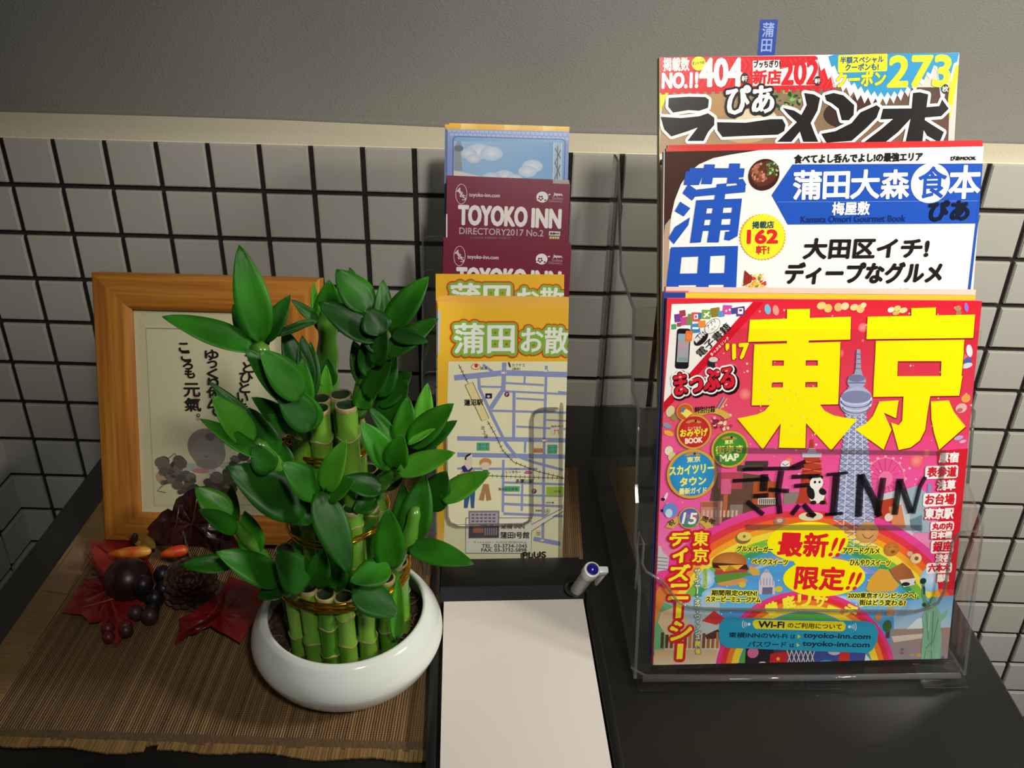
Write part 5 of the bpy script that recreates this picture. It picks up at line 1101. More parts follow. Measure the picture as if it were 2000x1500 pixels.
for u, v, rx_, ry_ in ((1400, 1160, 30, 14), (1820, 1130, 24, 26), (1700, 1170, 40, 10), (1640, 1170, 30, 8), (1380, 1130, 16, 20)): S.ell(u, v, rx_, ry_, '8cc0ea', 5.5, c2='d6e8f6')
# lower pictures: cafe at left, river at right
S.quad([(1275, 1165), (1405, 1165), (1405, 1312), (1275, 1312)], ['8db8dc', 'a9c4d8', 'e5d3b8', 'd9c0a0'], 5.6, (2, 3)); S.band(1572, 1290, 345, 307, .80, 1.0, '6fb07a', 5.62, 155, 178, 10); S.band(1572, 1290, 345, 307, .88, .95, 'ee8a3c', 5.65, 150, 178, 10); S.band(1572, 1290, 345, 307, .95, 1.0, 'e2487a', 5.65, 150, 176, 10)
S.poly([(1290, 1195), (1330, 1180), (1345, 1215), (1335, 1240), (1300, 1240), (1285, 1215)], 'd9bf96', 5.7); S.poly([(1370, 1212), (1394, 1192), (1420, 1210), (1398, 1220)], 'd23a3a', 5.75); S.poly([(1376, 1240), (1402, 1228), (1412, 1245), (1380, 1248)], '4a3a34', 5.8)
for i in range(14): S.rr(1290+i*9, 1236+rng.uniform(-3, 3), 1296+i*9, 1266, 1, rng.choice(['7b4a28', 'a8622e', 'c07838', '5b3a26']), 5.8)
S.quad([(1278, 1268), (1400, 1268), (1400, 1310), (1278, 1310)], ['caa878', 'd4b68c', 'e9d8bc', 'e9d8bc'], 5.85)
S.quad([(1745, 1175), (1880, 1160), (1870, 1230), (1745, 1235)], ['77aede', '6fa8da', 'b5cfe2', 'b5cfe2'], 5.6, (2, 2)); S.poly([(1770, 1228), (1790, 1208), (1800, 1206), (1820, 1226)], 'dfe8ee', 5.7); S.quad([(1740, 1228), (1880, 1224), (1875, 1312), (1735, 1312)], ['a98f80', 'a9877a', '8d8aa0', '8f8aa4'], 5.65, (2, 2)); S.poly([(1740, 1242), (1810, 1236), (1812, 1244), (1745, 1254)], 'd9cdc0', 5.72)
S.ell(1732, 1222, 9, 12, '3f6a3c', 5.7); S.rr(1729, 1232, 1737, 1246, 1, '5f4434', 5.75)
for i in range(16): S.ell(rng.uniform(1750, 1860), rng.uniform(1262, 1298), rng.uniform(2, 6), rng.uniform(1.5, 4), rng.choice(['c9a04a', 'b05a50', 'd8d4dc', '6d6a88']), 5.75, n=10)
# small arch with lettering
b2 = [('e83a8c', 1.0), ('e2333f', .95), ('f0802c', .89), ('f5d838', .83), ('5aae48', .74), ('3d8a4c', .66)]
for i, (c_, f) in enumerate(b2): S.band(1572, 1318, 176, 165, f-.075, f, c_, 6.0+.05*i, 0, 180, 50)
S.band(1572, 1318, 176, 165, 0, .60, '46445c', 6.0, 0, 180, 40)
for ch, a_ in (('徹', 116), ('底', 104), ('リ', 93), ('サ', 82), ('ー', 71), ('チ', 60)):
    r_ = math.radians(a_+0); cu, cv = 1578+150*math.cos(r_), 1330-150*math.sin(r_); t_ = np.array([math.sin(r_), math.cos(r_)]); h_ = 6 if ch == 'ー' else 24
    S.txt(ch, tuple(np.array([cu, cv])-t_*12+np.array([0, 3])), tuple(np.array([cu, cv])+t_*12+np.array([0, 3])), h_, 'fbf03a', 7, bold=1.6, out=('c8501c', 1.8))
# inside the small arch: bunting and spotted shapes
S.rr(1455, 1264, 1510, 1300, 2, '26242c', 6.4); S.ell(1470, 1274, 11, 11, 'd86a9c', 6.6); S.ell(1488, 1297, 9, 6, 'e6e2e8', 6.6); S.poly([(1504, 1276), (1540, 1272), (1534, 1302), (1502, 1300)], 'c8242e', 6.6)
st_ = []
for i in range(10): a_ = math.pi/2+i*math.pi/5; q = 5 if i % 2 == 0 else 2.2; st_.append((1519+q*math.cos(a_), 1286-q*math.sin(a_)))
S.poly(st_, 'f0c83a', 6.8)
for i in range(6): S.line([(1536+i*9, 1268), (1546+i*9, 1298)], 1.6, 'dcd8ec', 6.8); S.line([(1546+i*9, 1268), (1536+i*9, 1298)], 1.6, 'dcd8ec', 6.8)
S.rr(1588, 1262, 1690, 1302, 2, '3c4f9a', 6.4); S.ell(1612, 1296, 16, 8, '3aa0d0', 6.6); S.ell(1630, 1270, 14, 9, 'c8bcc8', 6.6); S.poly([(1640, 1272), (1660, 1268), (1656, 1302), (1634, 1302)], 'd0302e', 6.7); S.poly([(1690, 1276), (1706, 1298), (1686, 1300)], 'dfe0ec', 6.7)
# yellow bursts and their words
S.ell(1577, 1058, 79, 40, Yl, 7, n=40); S.ell(1609, 1127, 80, 38, Yl, 7, n=40); S.poly([(1545, 1090), (1590, 1078), (1640, 1095), (1640, 1110), (1560, 1112)], Yl, 7.05)
S.txt('最新', (1518, 1084), (1613, 1087), 46, 'e0202c', 8, bold=1.9, out=('fff200', 2.2)); S.txt('!!', (1617, 1085), (1637, 1086), 36, 'e0202c', 8, bold=1.1, shear=.25)
S.txt('限定', (1551, 1149), (1645, 1152), 45, 'e0202c', 8, bold=1.9, out=('fff200', 2.2)); S.txt('!!', (1651, 1150), (1670, 1151), 34, 'e0202c', 8, bold=1.1, shear=.25)
def yt(t, a_, b_, h): S.txt(t, a_, b_, h, '201c10', 8, bold=.45, out=('f6ee3c', 2.4))
yt('グルメバーガー', (1438, 1076), (1508, 1078), 11); yt('ベイクスイーツ', (1468, 1101), (1537, 1103), 11); yt('アワードグルメ', (1645, 1080), (1716, 1081), 12); yt('ひんやりスイーツ', (1659, 1103), (1737, 1105), 12)
yt('期間限定OPEN!', (1389, 1162), (1477, 1163), 11); yt('スヌーピーミュージアム', (1378, 1174), (1484, 1176), 10.5); yt('2020東京オリンピックへ!', (1655, 1167), (1787, 1168), 10.5); yt('街はどう変わる?', (1677, 1181), (1767, 1182), 11)
# food
S.ell(1424, 1098, 34, 21, 'b3672c', 7.2, c2='d08a4a'); S.poly([(1391, 1098), (1458, 1102), (1462, 1112), (1392, 1108)], '4a2418', 7.4); S.poly([(1402, 1104), (1414, 1116), (1424, 1103), (1440, 1112), (1452, 1102)], 'f0b838', 7.6); S.rr(1396, 1112, 1460, 1121, 4, 'b8434a', 7.3)
S.poly([(1394, 1128), (1410, 1120), (1460, 1116), (1466, 1122), (1440, 1130), (1400, 1138)], '5f9438', 7.7); S.ell(1430, 1136, 30, 7, 'd59a58', 7.2, rot=6); S.poly([(1463, 1104), (1482, 1112), (1484, 1122), (1470, 1124), (1462, 1116)], 'd9a84a', 7.3)
S.ell(1451, 1050, 15, 12, '8f6a3c', 7.3); S.ell(1453, 1047, 14, 9, 'dfd268', 7.5); S.ell(1453, 1047, 3, 3, '8a7a2c', 7.7); S.ell(1522, 1017, 12, 8, 'a8785c', 7.3); S.ell(1522, 1016, 6, 4, 'd8b8a0', 7.5); S.ell(1583, 1008, 24, 9, 'e4d6b0', 6.4); S.ell(1583, 1005, 10, 5, '6a2c28', 6.6)
S.ell(1693, 1039, 22, 21, 'cf9858', 7.3, c2='dba868'); S.line([(1682, 1032), (1686, 1035), (1690, 1032)], 1.3, '7a4a24', 7.7); S.line([(1699, 1032), (1703, 1035), (1707, 1032)], 1.3, '7a4a24', 7.7); S.line([(1683, 1042), (1689, 1050), (1697, 1051), (1705, 1044)], 1.5, '7a4a24', 7.7)
S.ell(1740, 1072, 15, 14, 'b8742f', 7.3, c2='cb8a40'); S.ell(1743, 1077, 4, 3, '8a4f1c', 7.6); S.line([(1733, 1069), (1738, 1068)], 1.1, '7a4a24', 7.7); S.line([(1745, 1067), (1750, 1068)], 1.1, '7a4a24', 7.7); S.ell(1788, 1090, 11, 10, 'ecd9a0', 7.3); S.ell(1789, 1090, 4, 4, '8a5a2c', 7.5); S.ell(1776, 1081, 6, 5, 'e8b8a0', 7.3)
S.poly([(1690, 1150), (1698, 1128), (1716, 1110), (1734, 1112), (1744, 1128), (1756, 1142), (1744, 1154), (1700, 1156)], 'dca63c', 7.4); S.poly([(1736, 1112), (1762, 1098), (1778, 1112), (1786, 1128), (1788, 1138), (1766, 1142), (1748, 1132)], 'a8653c', 7.3); S.poly([(1756, 1132), (1788, 1128), (1782, 1142), (1764, 1146)], 'efe8e0', 7.5); S.ell(1768, 1140, 8, 4, '3a2030', 7.6)
S.ell(1449, 1141, 7, 6, 'd9c040', 7.3); S.ell(1520, 1150, 8, 6, 'd9c040', 6.7); S.ell(1738, 1194, 9, 9, 'cf8f50', 7.3); S.ell(1715, 1204, 7, 9, 'c98a58', 7.2)
S.poly([(1481, 1160), (1481, 1136), (1486, 1122), (1496, 1110), (1506, 1122), (1512, 1136), (1513, 1160)], 'cfc8d4', 7.2); S.rr(1488, 1146, 1508, 1160, 1, '6e6a88', 7.5); S.rr(1491, 1112, 1501, 1118, 1, 'b0a8b8', 7.4)
for i in range(5): S.line([(1485+i*6, 1128), (1485+i*6, 1142)], 1.2, '8a849a', 7.5)
S.poly([(1281, 1080), (1284, 1066), (1290, 1066), (1294, 1078), (1306, 1088), (1304, 1112), (1281, 1116)], 'c5c2c6', 5.9)
for i in range(4): S.line([(1283, 1088+i*7), (1304, 1090+i*7)], 1.4, '6e6a74', 6.1)
# green statue
S.poly([(1799, 1262), (1802, 1230), (1800, 1205), (1806, 1190), (1812, 1180), (1820, 1178), (1828, 1184), (1838, 1200), (1850, 1190), (1848, 1202), (1836, 1214), (1838, 1250), (1834, 1290), (1798, 1292)], '86b99a', 7.5); S.poly([(1800, 1138), (1805, 1138), (1808, 1170), (1818, 1182), (1806, 1188), (1799, 1160)], '5f9478', 7.6)
S.ell(1802, 1134, 6, 6, '223a30', 7.7); S.ell(1822, 1172, 6, 8, '6aa287', 7.7); S.ell(1804, 1180, 4, 4, '2c4a3c', 7.8); S.poly([(1801, 1143), (1806, 1146), (1805, 1160), (1802, 1160)], '2c4a3c', 7.8)
for q in ([(1808, 1195), (1812, 1250)], [(1822, 1192), (1818, 1262)], [(1832, 1206), (1822, 1250), (1806, 1266)], [(1806, 1270), (1804, 1290)], [(1818, 1270), (1818, 1290)]): S.line(q, 1.6, '5c9274', 7.9)
S.line([(1815, 1196), (1812, 1230)], 2.5, 'a9d2b4', 7.9)
# left vertical words
S.ell(1309, 996, 14, 15, '6f8fcf', 6, rot=20); S.ell(1306, 1002, 7, 9, 'c8d8ee', 6.2)
S.band(1346, 1040, 46, 34, .72, 1.06, 'd9b04c', 6.4, 18, 162, 24); badge(1346, 1011, 22, '4a6ab8', 'a85a8a'); S.quad([(1330, 1004), (1362, 1004), (1358, 1028), (1334, 1028)], ['5a78c0', 'd8604a', '4a9a58', '3f8a68'], 9.0)
S.txt('15', (1331, 1022), (1357, 1023), 22, 'f6f2ee', 9.6, bold=.9, shear=.12, out=('3a2a28', 1.4)); S.txt('祝', (1308, 1028), (1319, 1022), 11, '3a2c18', 7.2, bold=.3); S.txt('周年', (1368, 1016), (1394, 1025), 11, '3a2c18', 7.2, bold=.3)
OUT = ('d3222c', 6.5)
for ch, v0, v1, u0, u1 in (('デ', 1038, 1065, 1308, 1345), ('ィ', 1070, 1098, 1314, 1340), ('ズ', 1102, 1134, 1306, 1345), ('ニ', 1140, 1170, 1306, 1342), ('｜', 1174, 1206, 1320, 1328), ('シ', 1212, 1250, 1308, 1348), ('｜', 1256, 1286, 1322, 1331)):
    S.txt(ch, (u0, v1), (u1, v1), v1-v0, 'fbf02c', 8.4, bold=2.2 if ch != '｜' else 1.4, out=(OUT[0], 6.6))
S.txt('東', (1353, 1065), (1381, 1066), 28, 'fbf02c', 8.4, bold=1.3, out=OUT); S.txt('京', (1352, 1097), (1380, 1098), 28, 'fbf02c', 8.4, bold=1.3, out=OUT)
S.rr(1373, 1108, 1381, 1150, 4, 'b9cf6a', 7.4); S.vtxt('記念イベント', (1377, 1110), (1377, 1148), 6, 6, '4a7a3a', 8)
S.vtxt('ザ・イヤー・オブ・ウィッシュ', (1361, 1110), (1362, 1248), 11, 9.5, 'f1ef8a', 8, bold=.45, out=('3572ac', 1.8)); S.txt('開', (1357, 1262), (1367, 1262), 11, 'f1e22a', 8, bold=.4, out=('3572ac', 1.5)); S.txt('催', (1357, 1276), (1367, 1276), 11, 'f1e22a', 8, bold=.4, out=('3572ac', 1.5))
# right column
S.poly([(1830, 880), (1895, 875), (1878, 1060), (1868, 1150), (1832, 1150), (1826, 1090), (1822, 1060), (1838, 1000)], 'd52031', 6)
for t, u0, u1, v, h, bx in (('原宿', 1833, 1870, 903, 19, 0), ('表参道', 1810, 1866, 931, 19, 1), ('浅草', 1829, 1864, 957, 19, 0), ('お台場', 1806, 1862, 985, 20, 1), ('東京駅', 1805, 1860, 1013, 21, 0), ('丸の内', 1820, 1858, 1034, 13, 1), ('日本橋', 1818, 1857, 1051, 13, 0), ('銀座', 1821, 1857, 1077, 20, 1), ('渋谷', 1826, 1855, 1097, 15, 0), ('六本木', 1812, 1854, 1116, 15, 1), ('築地', 1829, 1851, 1136, 15, 0)):
    if bx: S.rr(u0-4, v-h-3, u1+4, v+3, 5, 'f7f2ee', 7, rot=2); S.txt(t, (u0, v), (u1, v-1), h, 'd52031', 8, bold=.9)
    else: S.txt(t, (u0, v), (u1, v-1), h, 'f7f2ee', 8, bold=.9, out=('d52031', 2.6))
# wifi label
S.poly([(1425, 1205), (1690, 1212), (1706, 1217), (1714, 1232), (1712, 1252), (1703, 1268), (1692, 1275), (1680, 1274), (1418, 1264), (1407, 1256), (1403, 1240), (1405, 1218), (1412, 1208)], '2a9fc6', 9)
S.poly([(1476, 1209), (1646, 1213), (1651, 1220), (1649, 1229), (1643, 1232), (1475, 1227), (1469, 1219), (1470, 1212)], 'f5e41f', 9.4)
S.txt('Wi-Fi', (1480, 1224), (1530, 1225), 12, Bk, 10, bold=.75); S.txt('のご利用について', (1537, 1225), (1642, 1228), 10.5, '4a4210', 10, bold=.35)
nv_ = '12324a'
S.txt('東横INNのWi-Fi', (1422, 1244), (1536, 1246), 11, nv_, 10, bold=.35); S.txt('は', (1543, 1246), (1552, 1246), 8, nv_, 10, bold=.2); S.poly([(1557, 1238), (1563, 1242), (1557, 1246)], 'f1dc3a', 10); S.txt('toyoko-inn.com', (1568, 1247), (1698, 1250), 13, nv_, 10, bold=.5)
S.txt('パスワード', (1460, 1262), (1534, 1263), 11, nv_, 10, bold=.3); S.txt('は', (1541, 1263), (1550, 1263), 8, nv_, 10, bold=.2); S.poly([(1555, 1255), (1561, 1259), (1555, 1262)], 'f1dc3a', 10); S.txt('toyoko-inn.com', (1566, 1263), (1696, 1266), 13, nv_, 10, bold=.5)
for cu, sg in ((1462, 1), (1658, -1)):
    S.ell(cu, 1218 if sg > 0 else 1223, 3, 3, 'e8f2f6', 10)
    for f in (.45, .7, 1.0): S.band(cu, 1218 if sg > 0 else 1223, 14, 12, f-.12, f, 'd9e9f0', 10, 140 if sg > 0 else -40, 220 if sg > 0 else 40, 10)
S.build('cover_print', mg.cover, PRINT)
# ---- clear film sleeve with marker writing and tape: flat, over the cover
FM = veil_mat('marker_ink', '0b090c', .84); TAPE = veil_mat('grey_tape', '4a454a', .42)
fl = Sheet(mg.sh.BL, mg.sh.X, mg.sh.Y, mg.sh.W, mg.sh.H)
def mk(q, w_): fl.line(q, w_, '0b090c', 1)
def mark_obj(name, material, base):
    V, T = fl.build(None, None, base=base, step=0); fl.items = []; o_ = newobj(name, V, T, material, mg.cover); return o_
for q, w_ in (([(1450, 917), (1455, 915), (1560, 913), (1568, 908)], 7), ([(1492, 925), (1490, 958)], 15), ([(1430, 938), (1500, 934)], 7), ([(1470, 968), (1500, 966)], 9), ([(1458, 978), (1490, 1004)], 9), ([(1525, 918), (1518, 960)], 12), ([(1500, 955), (1540, 958)], 8), ([(1518, 960), (1522, 1002)], 11), ([(1545, 912), (1572, 900)], 8), ([(1560, 985), (1545, 1004)], 9), ([(1568, 984), (1590, 1008)], 10), ([(1545, 930), (1600, 928)], 8), ([(1550, 948), (1580, 946)], 8)): mk(q, w_)
for q, w_ in (([(1613, 926), (1655, 922)], 6), ([(1633, 926), (1626, 1006)], 14), ([(1610, 1004), (1645, 1001)], 6), ([(1680, 925), (1675, 1008)], 14), ([(1680, 926), (1706, 975), (1716, 1008)], 13), ([(1724, 932), (1712, 1006)], 12), ([(1756, 934), (1746, 1004)], 12), ([(1756, 936), (1778, 1000)], 12), ([(1806, 930), (1795, 950), (1782, 1002)], 8)): mk(q, w_)
mark_obj('marker_writing', FM, .00135)['label'] = 'black marker handwriting on the clear sleeve'
for q in ([(1400, 872), (1838, 880), (1838, 888), (1400, 884)], [(1455, 1023), (1800, 1024), (1800, 1035), (1455, 1034)], [(1395, 890), (1409, 890), (1405, 1025), (1392, 1025)], [(1836, 878), (1847, 878), (1840, 955), (1829, 955)]): fl.poly(q, '4a454a', 1)
mark_obj('tape_strip', TAPE, .00128)['label'] = 'smoky clear tape strips'
slv = box('clear_sleeve', -.0012, mg.W+.0012, -.0016, -.0015, -.0015, mg.H-.02, clear_mat('clear_film', (.992, .992, .992), .5), mg.cover)

# ---------------------------------------------------------------- guides behind the pink one
def behind(TL, TR, BLp, N, dback, dup, dx, T, label, draw, **kw):
    N = np.array(N); X = np.array(TR)-np.array(TL); X /= np.linalg.norm(X); Yv = np.array(TL)-np.array(BLp); Yv /= np.linalg.norm(Yv)
    sh = -N*dback+Yv*dup+X*dx; m_ = Magazine(np.array(TL)+sh, np.array(TR)+sh, np.array(BLp)+sh, T, label, **kw); draw(m_.sh); m_.sh.build('cover_print', m_.cover, PRINT); return m_
N1 = mg.sh.N
def d1(S_):
    S_.quad([(1290, 560), (1940, 560), (1940, 700), (1290, 700)], ['f2c22e', 'e9b53a', 'e9b53a', 'f2c22e'], 0); S_.poly([(1290, 560), (1339, 572), (1338, 595), (1320, 600), (1300, 1300), (1280, 1300)], '27408f', 1)
    S_.poly([(1321, 597), (1940, 588), (1940, 592), (1321, 603)], 'e2703c', 2)
behind(TLt, TRt, BLt, N1, .0064, .0036, -.0012, .0030, 'guide magazine with navy and yellow cover directly behind the pink travel guide', d1, side='e9d8b8', spine='27408f', cover='27408f', group='guides in the front pocket')
def d2(S_):
    S_.quad([(1290, 550), (1940, 550), (1940, 700), (1290, 700)], ['e8c6b4', 'e6cdb8', 'e6c0b0', 'eac0b4'], 0); S_.poly([(1290, 568), (1345, 568), (1340, 600), (1290, 600)], 'cf6a70', 1)
behind(TLt, TRt, BLt, N1, .0098, .0072, .0008, .0032, 'guide magazine whose cream and pink edge shows behind the navy and yellow one', d2, side='ead6c2', spine='b9848a', cover='e3b7a8', group='guides in the front pocket')

# ---------------------------------------------------------------- middle: blue and white food book
TLb, TRb = np.array([.6014, -.2613, .3475]), np.array([.8215, -.2421, .3518]); TLb, TRb = CAM+(TLb-CAM)*1.012, CAM+(TRb-CAM)*1.012; BLb = TLb-.262*np.array([-.013, .318, .948])
mb = Magazine(TLb, TRb, BLb, .0058, 'white and blue gourmet guide with giant blue characters in the middle tier', side='f0e6d6', spine='f2efe9', cover='f1eeea'); S = mb.sh
def C1(x, y): return (1260+x/2.857, 90+y/2.857)
def P1(*q): return [C1(*a_) for a_ in q]
S.quad([(1280, 280), (1930, 280), (1920, 620), (1280, 620)], ['f3efec', 'efecea', 'efece8', 'f1eeea'], 0)
S.poly(P1((100, 585), (640, 580), (480, 605), (380, 625), (300, 660), (240, 710), (200, 770), (165, 860), (145, 950), (130, 1100), (120, 1250), (115, 1400), (70, 1400), (85, 1000)), '3f231b', 1)
S.poly(P1((110, 1000), (142, 960), (120, 1400), (75, 1400)), 'b59a80', 1.3)
BL1 = '1f52b8'
S.poly(P1((705, 832), (822, 660), (1900, 655), (1870, 990), (795, 996)), BL1, 2)
S.line(P1((735, 870), (1860, 864)), .8, '6f92d8', 3)
# giant left characters, leaning
for pl in (((250, 680), (555, 682), (548, 732), (235, 735)), ((330, 660), (390, 660), (372, 770), (312, 770)), ((470, 655), (530, 655), (520, 765), (455, 768)),
           ((225, 700), (330, 700), (300, 775), (215, 775)), ((240, 770), (300, 812), (262, 862), (208, 820)), ((195, 868), (252, 905), (215, 950), (165, 920)), ((165, 1010), (250, 955), (240, 1000), (160, 1105), (130, 1070)),
           ((290, 800), (560, 770), (558, 815), (280, 840)), ((400, 770), (455, 765), (410, 1095), (345, 1095)), ((500, 745), (545, 740), (565, 775), (520, 785)),
           ((285, 860), (540, 850), (515, 1060), (470, 1085), (440, 1080), (448, 1035), (470, 1035), (485, 900), (345, 905), (310, 1095), (250, 1098)), ((310, 935), (510, 928), (505, 962), (305, 970)), ((305, 1000), (495, 995), (490, 1025), (300, 1032))):
    S.poly(P1(*pl), BL1, 4)
for pl in (((145, 1122), (518, 1115), (512, 1165), (140, 1180)), ((140, 1130), (208, 1130), (180, 1400), (112, 1400)), ((300, 1150), (365, 1150), (350, 1400), (280, 1400)), ((450, 1120), (518, 1115), (505, 1400), (435, 1400)), ((130, 1270), (505, 1265), (503, 1330), (125, 1335))):
    S.poly(P1(*pl), BL1, 4)
S.txt('食べてよし呑んでよし!の最強エリア', C1(832, 655), C1(1545, 640), 16, Bk, 4, bold=.8); S.txt('ぴあMOOK', C1(1703, 638), C1(1843, 636), 7.5, Bk, 4, bold=.6)
for t, x0, x1, y0, y1 in (('蒲', 825, 975, 855, 705), ('田', 992, 1132, 850, 712), ('大', 1145, 1300, 850, 702), ('森', 1312, 1465, 850, 702), ('本', 1690, 1860, 850, 680)): S.txt(t, C1(x0, y0), C1(x1, y0-3), (y0-y1)/2.857, 'f6f4f0', 5, bold=1.7)
S.ell(*C1(1590, 765), 38, 37, 'f6f4f0', 4, n=40); S.txt('食', C1(1520, 848), C1(1672, 845), 57, BL1, 5.5, bold=1.3)
S.txt('梅屋敷', C1(1042, 943), C1(1248, 940), 24, 'f6f4f0', 5, bold=.8); S.txt('Kamata Omori Gourmet Book', C1(868, 985), C1(1450, 978), 12, '16306c', 5, bold=.35)
S.txt('ぴあ', C1(1580, 975), C1(1800, 970), 36, '0d1530', 6, bold=2.2)
S.ell(*C1(662, 718), 31, 29, '3a1a12', 4, rot=35, n=36); S.ell(*C1(665, 712), 27, 22, '5c2a1a', 4.3, rot=35)
for i in range(70): a_, q = rng.uniform(0, 6.28), rng.uniform(0, 1)**.5; S.ell(*C1(640+50*q*math.cos(a_), 705+52*q*math.sin(a_)), rng.uniform(2, 5), rng.uniform(1.5, 3), rng.choice(['8f4a34', 'a86450', 'c08a70', '6e3020']), 4.6+.002*i, rot=rng.uniform(0, 90), n=8)
for i in range(40): a_, q = rng.uniform(0, 6.28), rng.uniform(0, 1)**.5; S.ell(*C1(708+36*q*math.cos(a_), 690+42*q*math.sin(a_)), rng.uniform(1.5, 3.5), rng.uniform(1, 2.5), rng.choice(['3f7a34', '6aa04a', '2c5a26', 'a8c88a']), 5+.002*i, n=8)
zz = []
for i in range(88): a_ = i*math.pi/44; q = 46 if i % 2 == 0 else 43; c_ = C1(655, 1065); zz.append((c_[0]+q*math.cos(a_), c_[1]+q*math.sin(a_)))
S.poly(zz, 'd8b428', 4); S.ell(*C1(655, 1065), 42.5, 42.5, 'fbe52c', 4.4, n=44); S.txt('掲載店', C1(596, 1018), C1(716, 1015), 13, '1f4a5c', 5, bold=.6); S.txt('162', C1(570, 1100), C1(735, 1098), 24, 'd8262c', 5, bold=2.0); S.txt('軒!', C1(617, 1162), C1(690, 1160), 16, 'c8342c', 5, bold=.7)
S.txt('大田区イチ!', C1(882, 1185), C1(1572, 1180), 37, Bk, 5, bold=1.7, shear=.06); S.txt('ディープなグルメ', C1(778, 1325), C1(1645, 1320), 39, Bk, 5, bold=1.9, shear=.08)
S.txt('名店のスペシャルランチ!人気の中華', C1(942, 1388), C1(1468, 1384), 11, '2c2824', 5, bold=.35)
for i in range(60): a_, q = rng.uniform(0, 6.28), rng.uniform(0, 1)**.5; S.ell(*C1(615+68*q*math.cos(a_), 1325+52*q*math.sin(a_)), rng.uniform(2, 6), rng.uniform(2, 4), rng.choice(['e6b84a', 'c8402c', 'efd89a', 'd89a3c', '7a8a3a', 'f0e6c8']), 4+.01*i, rot=rng.uniform(0, 90), n=9)
S.poly(P1((555, 1250), (600, 1290), (590, 1320), (545, 1340)), '8f2c24', 4.9)
S.poly(P1((1893, 560), (1905, 560), (1810, 1400), (1795, 1400)), BL1, 3)
S.build('cover_print', mb.cover, PRINT)
N2 = mb.sh.N
def d3(S_): S_.quad([(1290, 260), (1940, 260), (1940, 600), (1290, 600)], ['c83a34', 'd42c30', 'd42c30', 'e6cdb0'], 0)
behind(TLb, TRb, BLb, N2, .0066, .0026, .003, .0040, 'gourmet magazine behind the white and blue one, a red and cream top edge showing', d3, side='f0d9c0', spine='d8584a', cover='d24a42', group='magazines in the middle tier')
behind(TLb, TRb, BLb, N2, .0112, .0050, .005, .0040, 'rearmost magazine of the middle tier, a thin orange red top edge showing', d3, side='f2c9a4', spine='dd7a5c', cover='d2705a', group='magazines in the middle tier')

# ---------------------------------------------------------------- rear: ramen book
TLr, TRr = np.array([.6019, -.1897, .3962]), np.array([.8210, -.1705, .4016]); BLr = TLr-.262*np.array([.006, .335, .942])
mr = Magazine(TLr, TRr, BLr, .0070, 'ramen guide with black brush title and red and blue banners in the rear tier', side='e9c6b4', spine='a9a03e', cover='d9d4c8'); S = mr.sh
S.quad([(1250, 90), (1890, 90), (1880, 520), (1240, 520)], ['d9d3cc', 'd3cdc6', 'cfc8c0', 'e1ddd6'], 0)
S.poly(P1((60, 70), (95, 240), (130, 260), (60, 420), (40, 420)), 'efe02a', 1); S.poly(P1((1715, 60), (1765, 60), (1700, 420), (1690, 300)), 'efe02a', 1)
S.quad(P1((100, 230), (1700, 230), (1690, 600), (80, 600)), ['a98a68', '4a3630', '6a4a38', 'b09878'], .5, (4, 3))
for u, v, rx_, ry_, c_ in ((400, 330, 30, 22, 'b08a5c'), (620, 400, 40, 18, 'd8c8a8'), (1120, 380, 44, 26, '3a2622'), (1230, 300, 26, 20, '4a2f28'), (560, 500, 40, 14, 'c0a070')): S.ell(*C1(u, v), rx_, ry_, c_, 1)
for i in range(40): a_, q = rng.uniform(0, 6.28), rng.uniform(0, 1)**.5; S.ell(*C1(790+75*q*math.cos(a_), 300+70*q*math.sin(a_)), rng.uniform(2, 7), rng.uniform(1.5, 4), rng.choice(['2f5a26', '4f8a3c', '1f3f1c', '88b06a']), 1.4+.003*i, rot=rng.uniform(0, 180), n=9)
S.poly(P1((60, 60), (1010, 55), (1050, 235), (75, 262)), 'd3202c', 2)
for i in range(23): x = 90+i*43; S.rr(C1(x, 0)[0], C1(0, 250-(i*.7))[1], C1(x+22, 0)[0], C1(0, 270-i*.7)[1], .4, 'd3202c', 2.1)
for i in range(34): x = 80+i*29; S.line(P1((x, 70), (x+22, 110), (x, 150), (x+22, 190), (x, 230)), .6, 'e86a60', 2.2)
zz = []
for i in range(40):
    f = i/39; x = 960+790*f; y = 62+ (230*math.sin(math.pi*min(1, f*1.15))**.8 if f < .87 else 230*(1-(f-.87)/.13)); zz.append(C1(x, y+(42 if i % 2 else 0)))
zz2 = []
for i in range(40):
    f = i/39; x = 1020+720*f; y = 58+(200*math.sin(math.pi*min(1, f*1.15))**.8 if f < .87 else 200*(1-(f-.87)/.13)); zz2.append(C1(x, y+(30 if i % 2 else 0)))
S.poly(P1((940, 50), (1780, 40))+zz[::-1], 'f1efec', 2.4); S.poly(P1((1060, 46), (1752, 38))+zz2[::-1], '3597c6', 2.7)
S.txt('掲載数', C1(100, 140), C1(245, 138), 24, 'f6e6e0', 4, bold=.8); S.txt('NO.1!', C1(95, 235), C1(290, 230), 27, 'f8efe8', 4, bold=1.9, shear=.03); S.ell(*C1(298, 98), 14, 13, 'efe02a', 4); S.txt('ダントツの', C1(262, 108), C1(330, 100), 6, '2c4a20', 4.6, bold=.2)
S.txt('404', C1(305, 225), C1(535, 222), 50, 'f8efe8', 4.2, bold=2.6); S.ell(*C1(553, 180), 8, 10, '3a2a26', 4.5); S.txt('軒', C1(538, 198), C1(570, 197), 10, 'e9e2dc', 5, bold=.3)
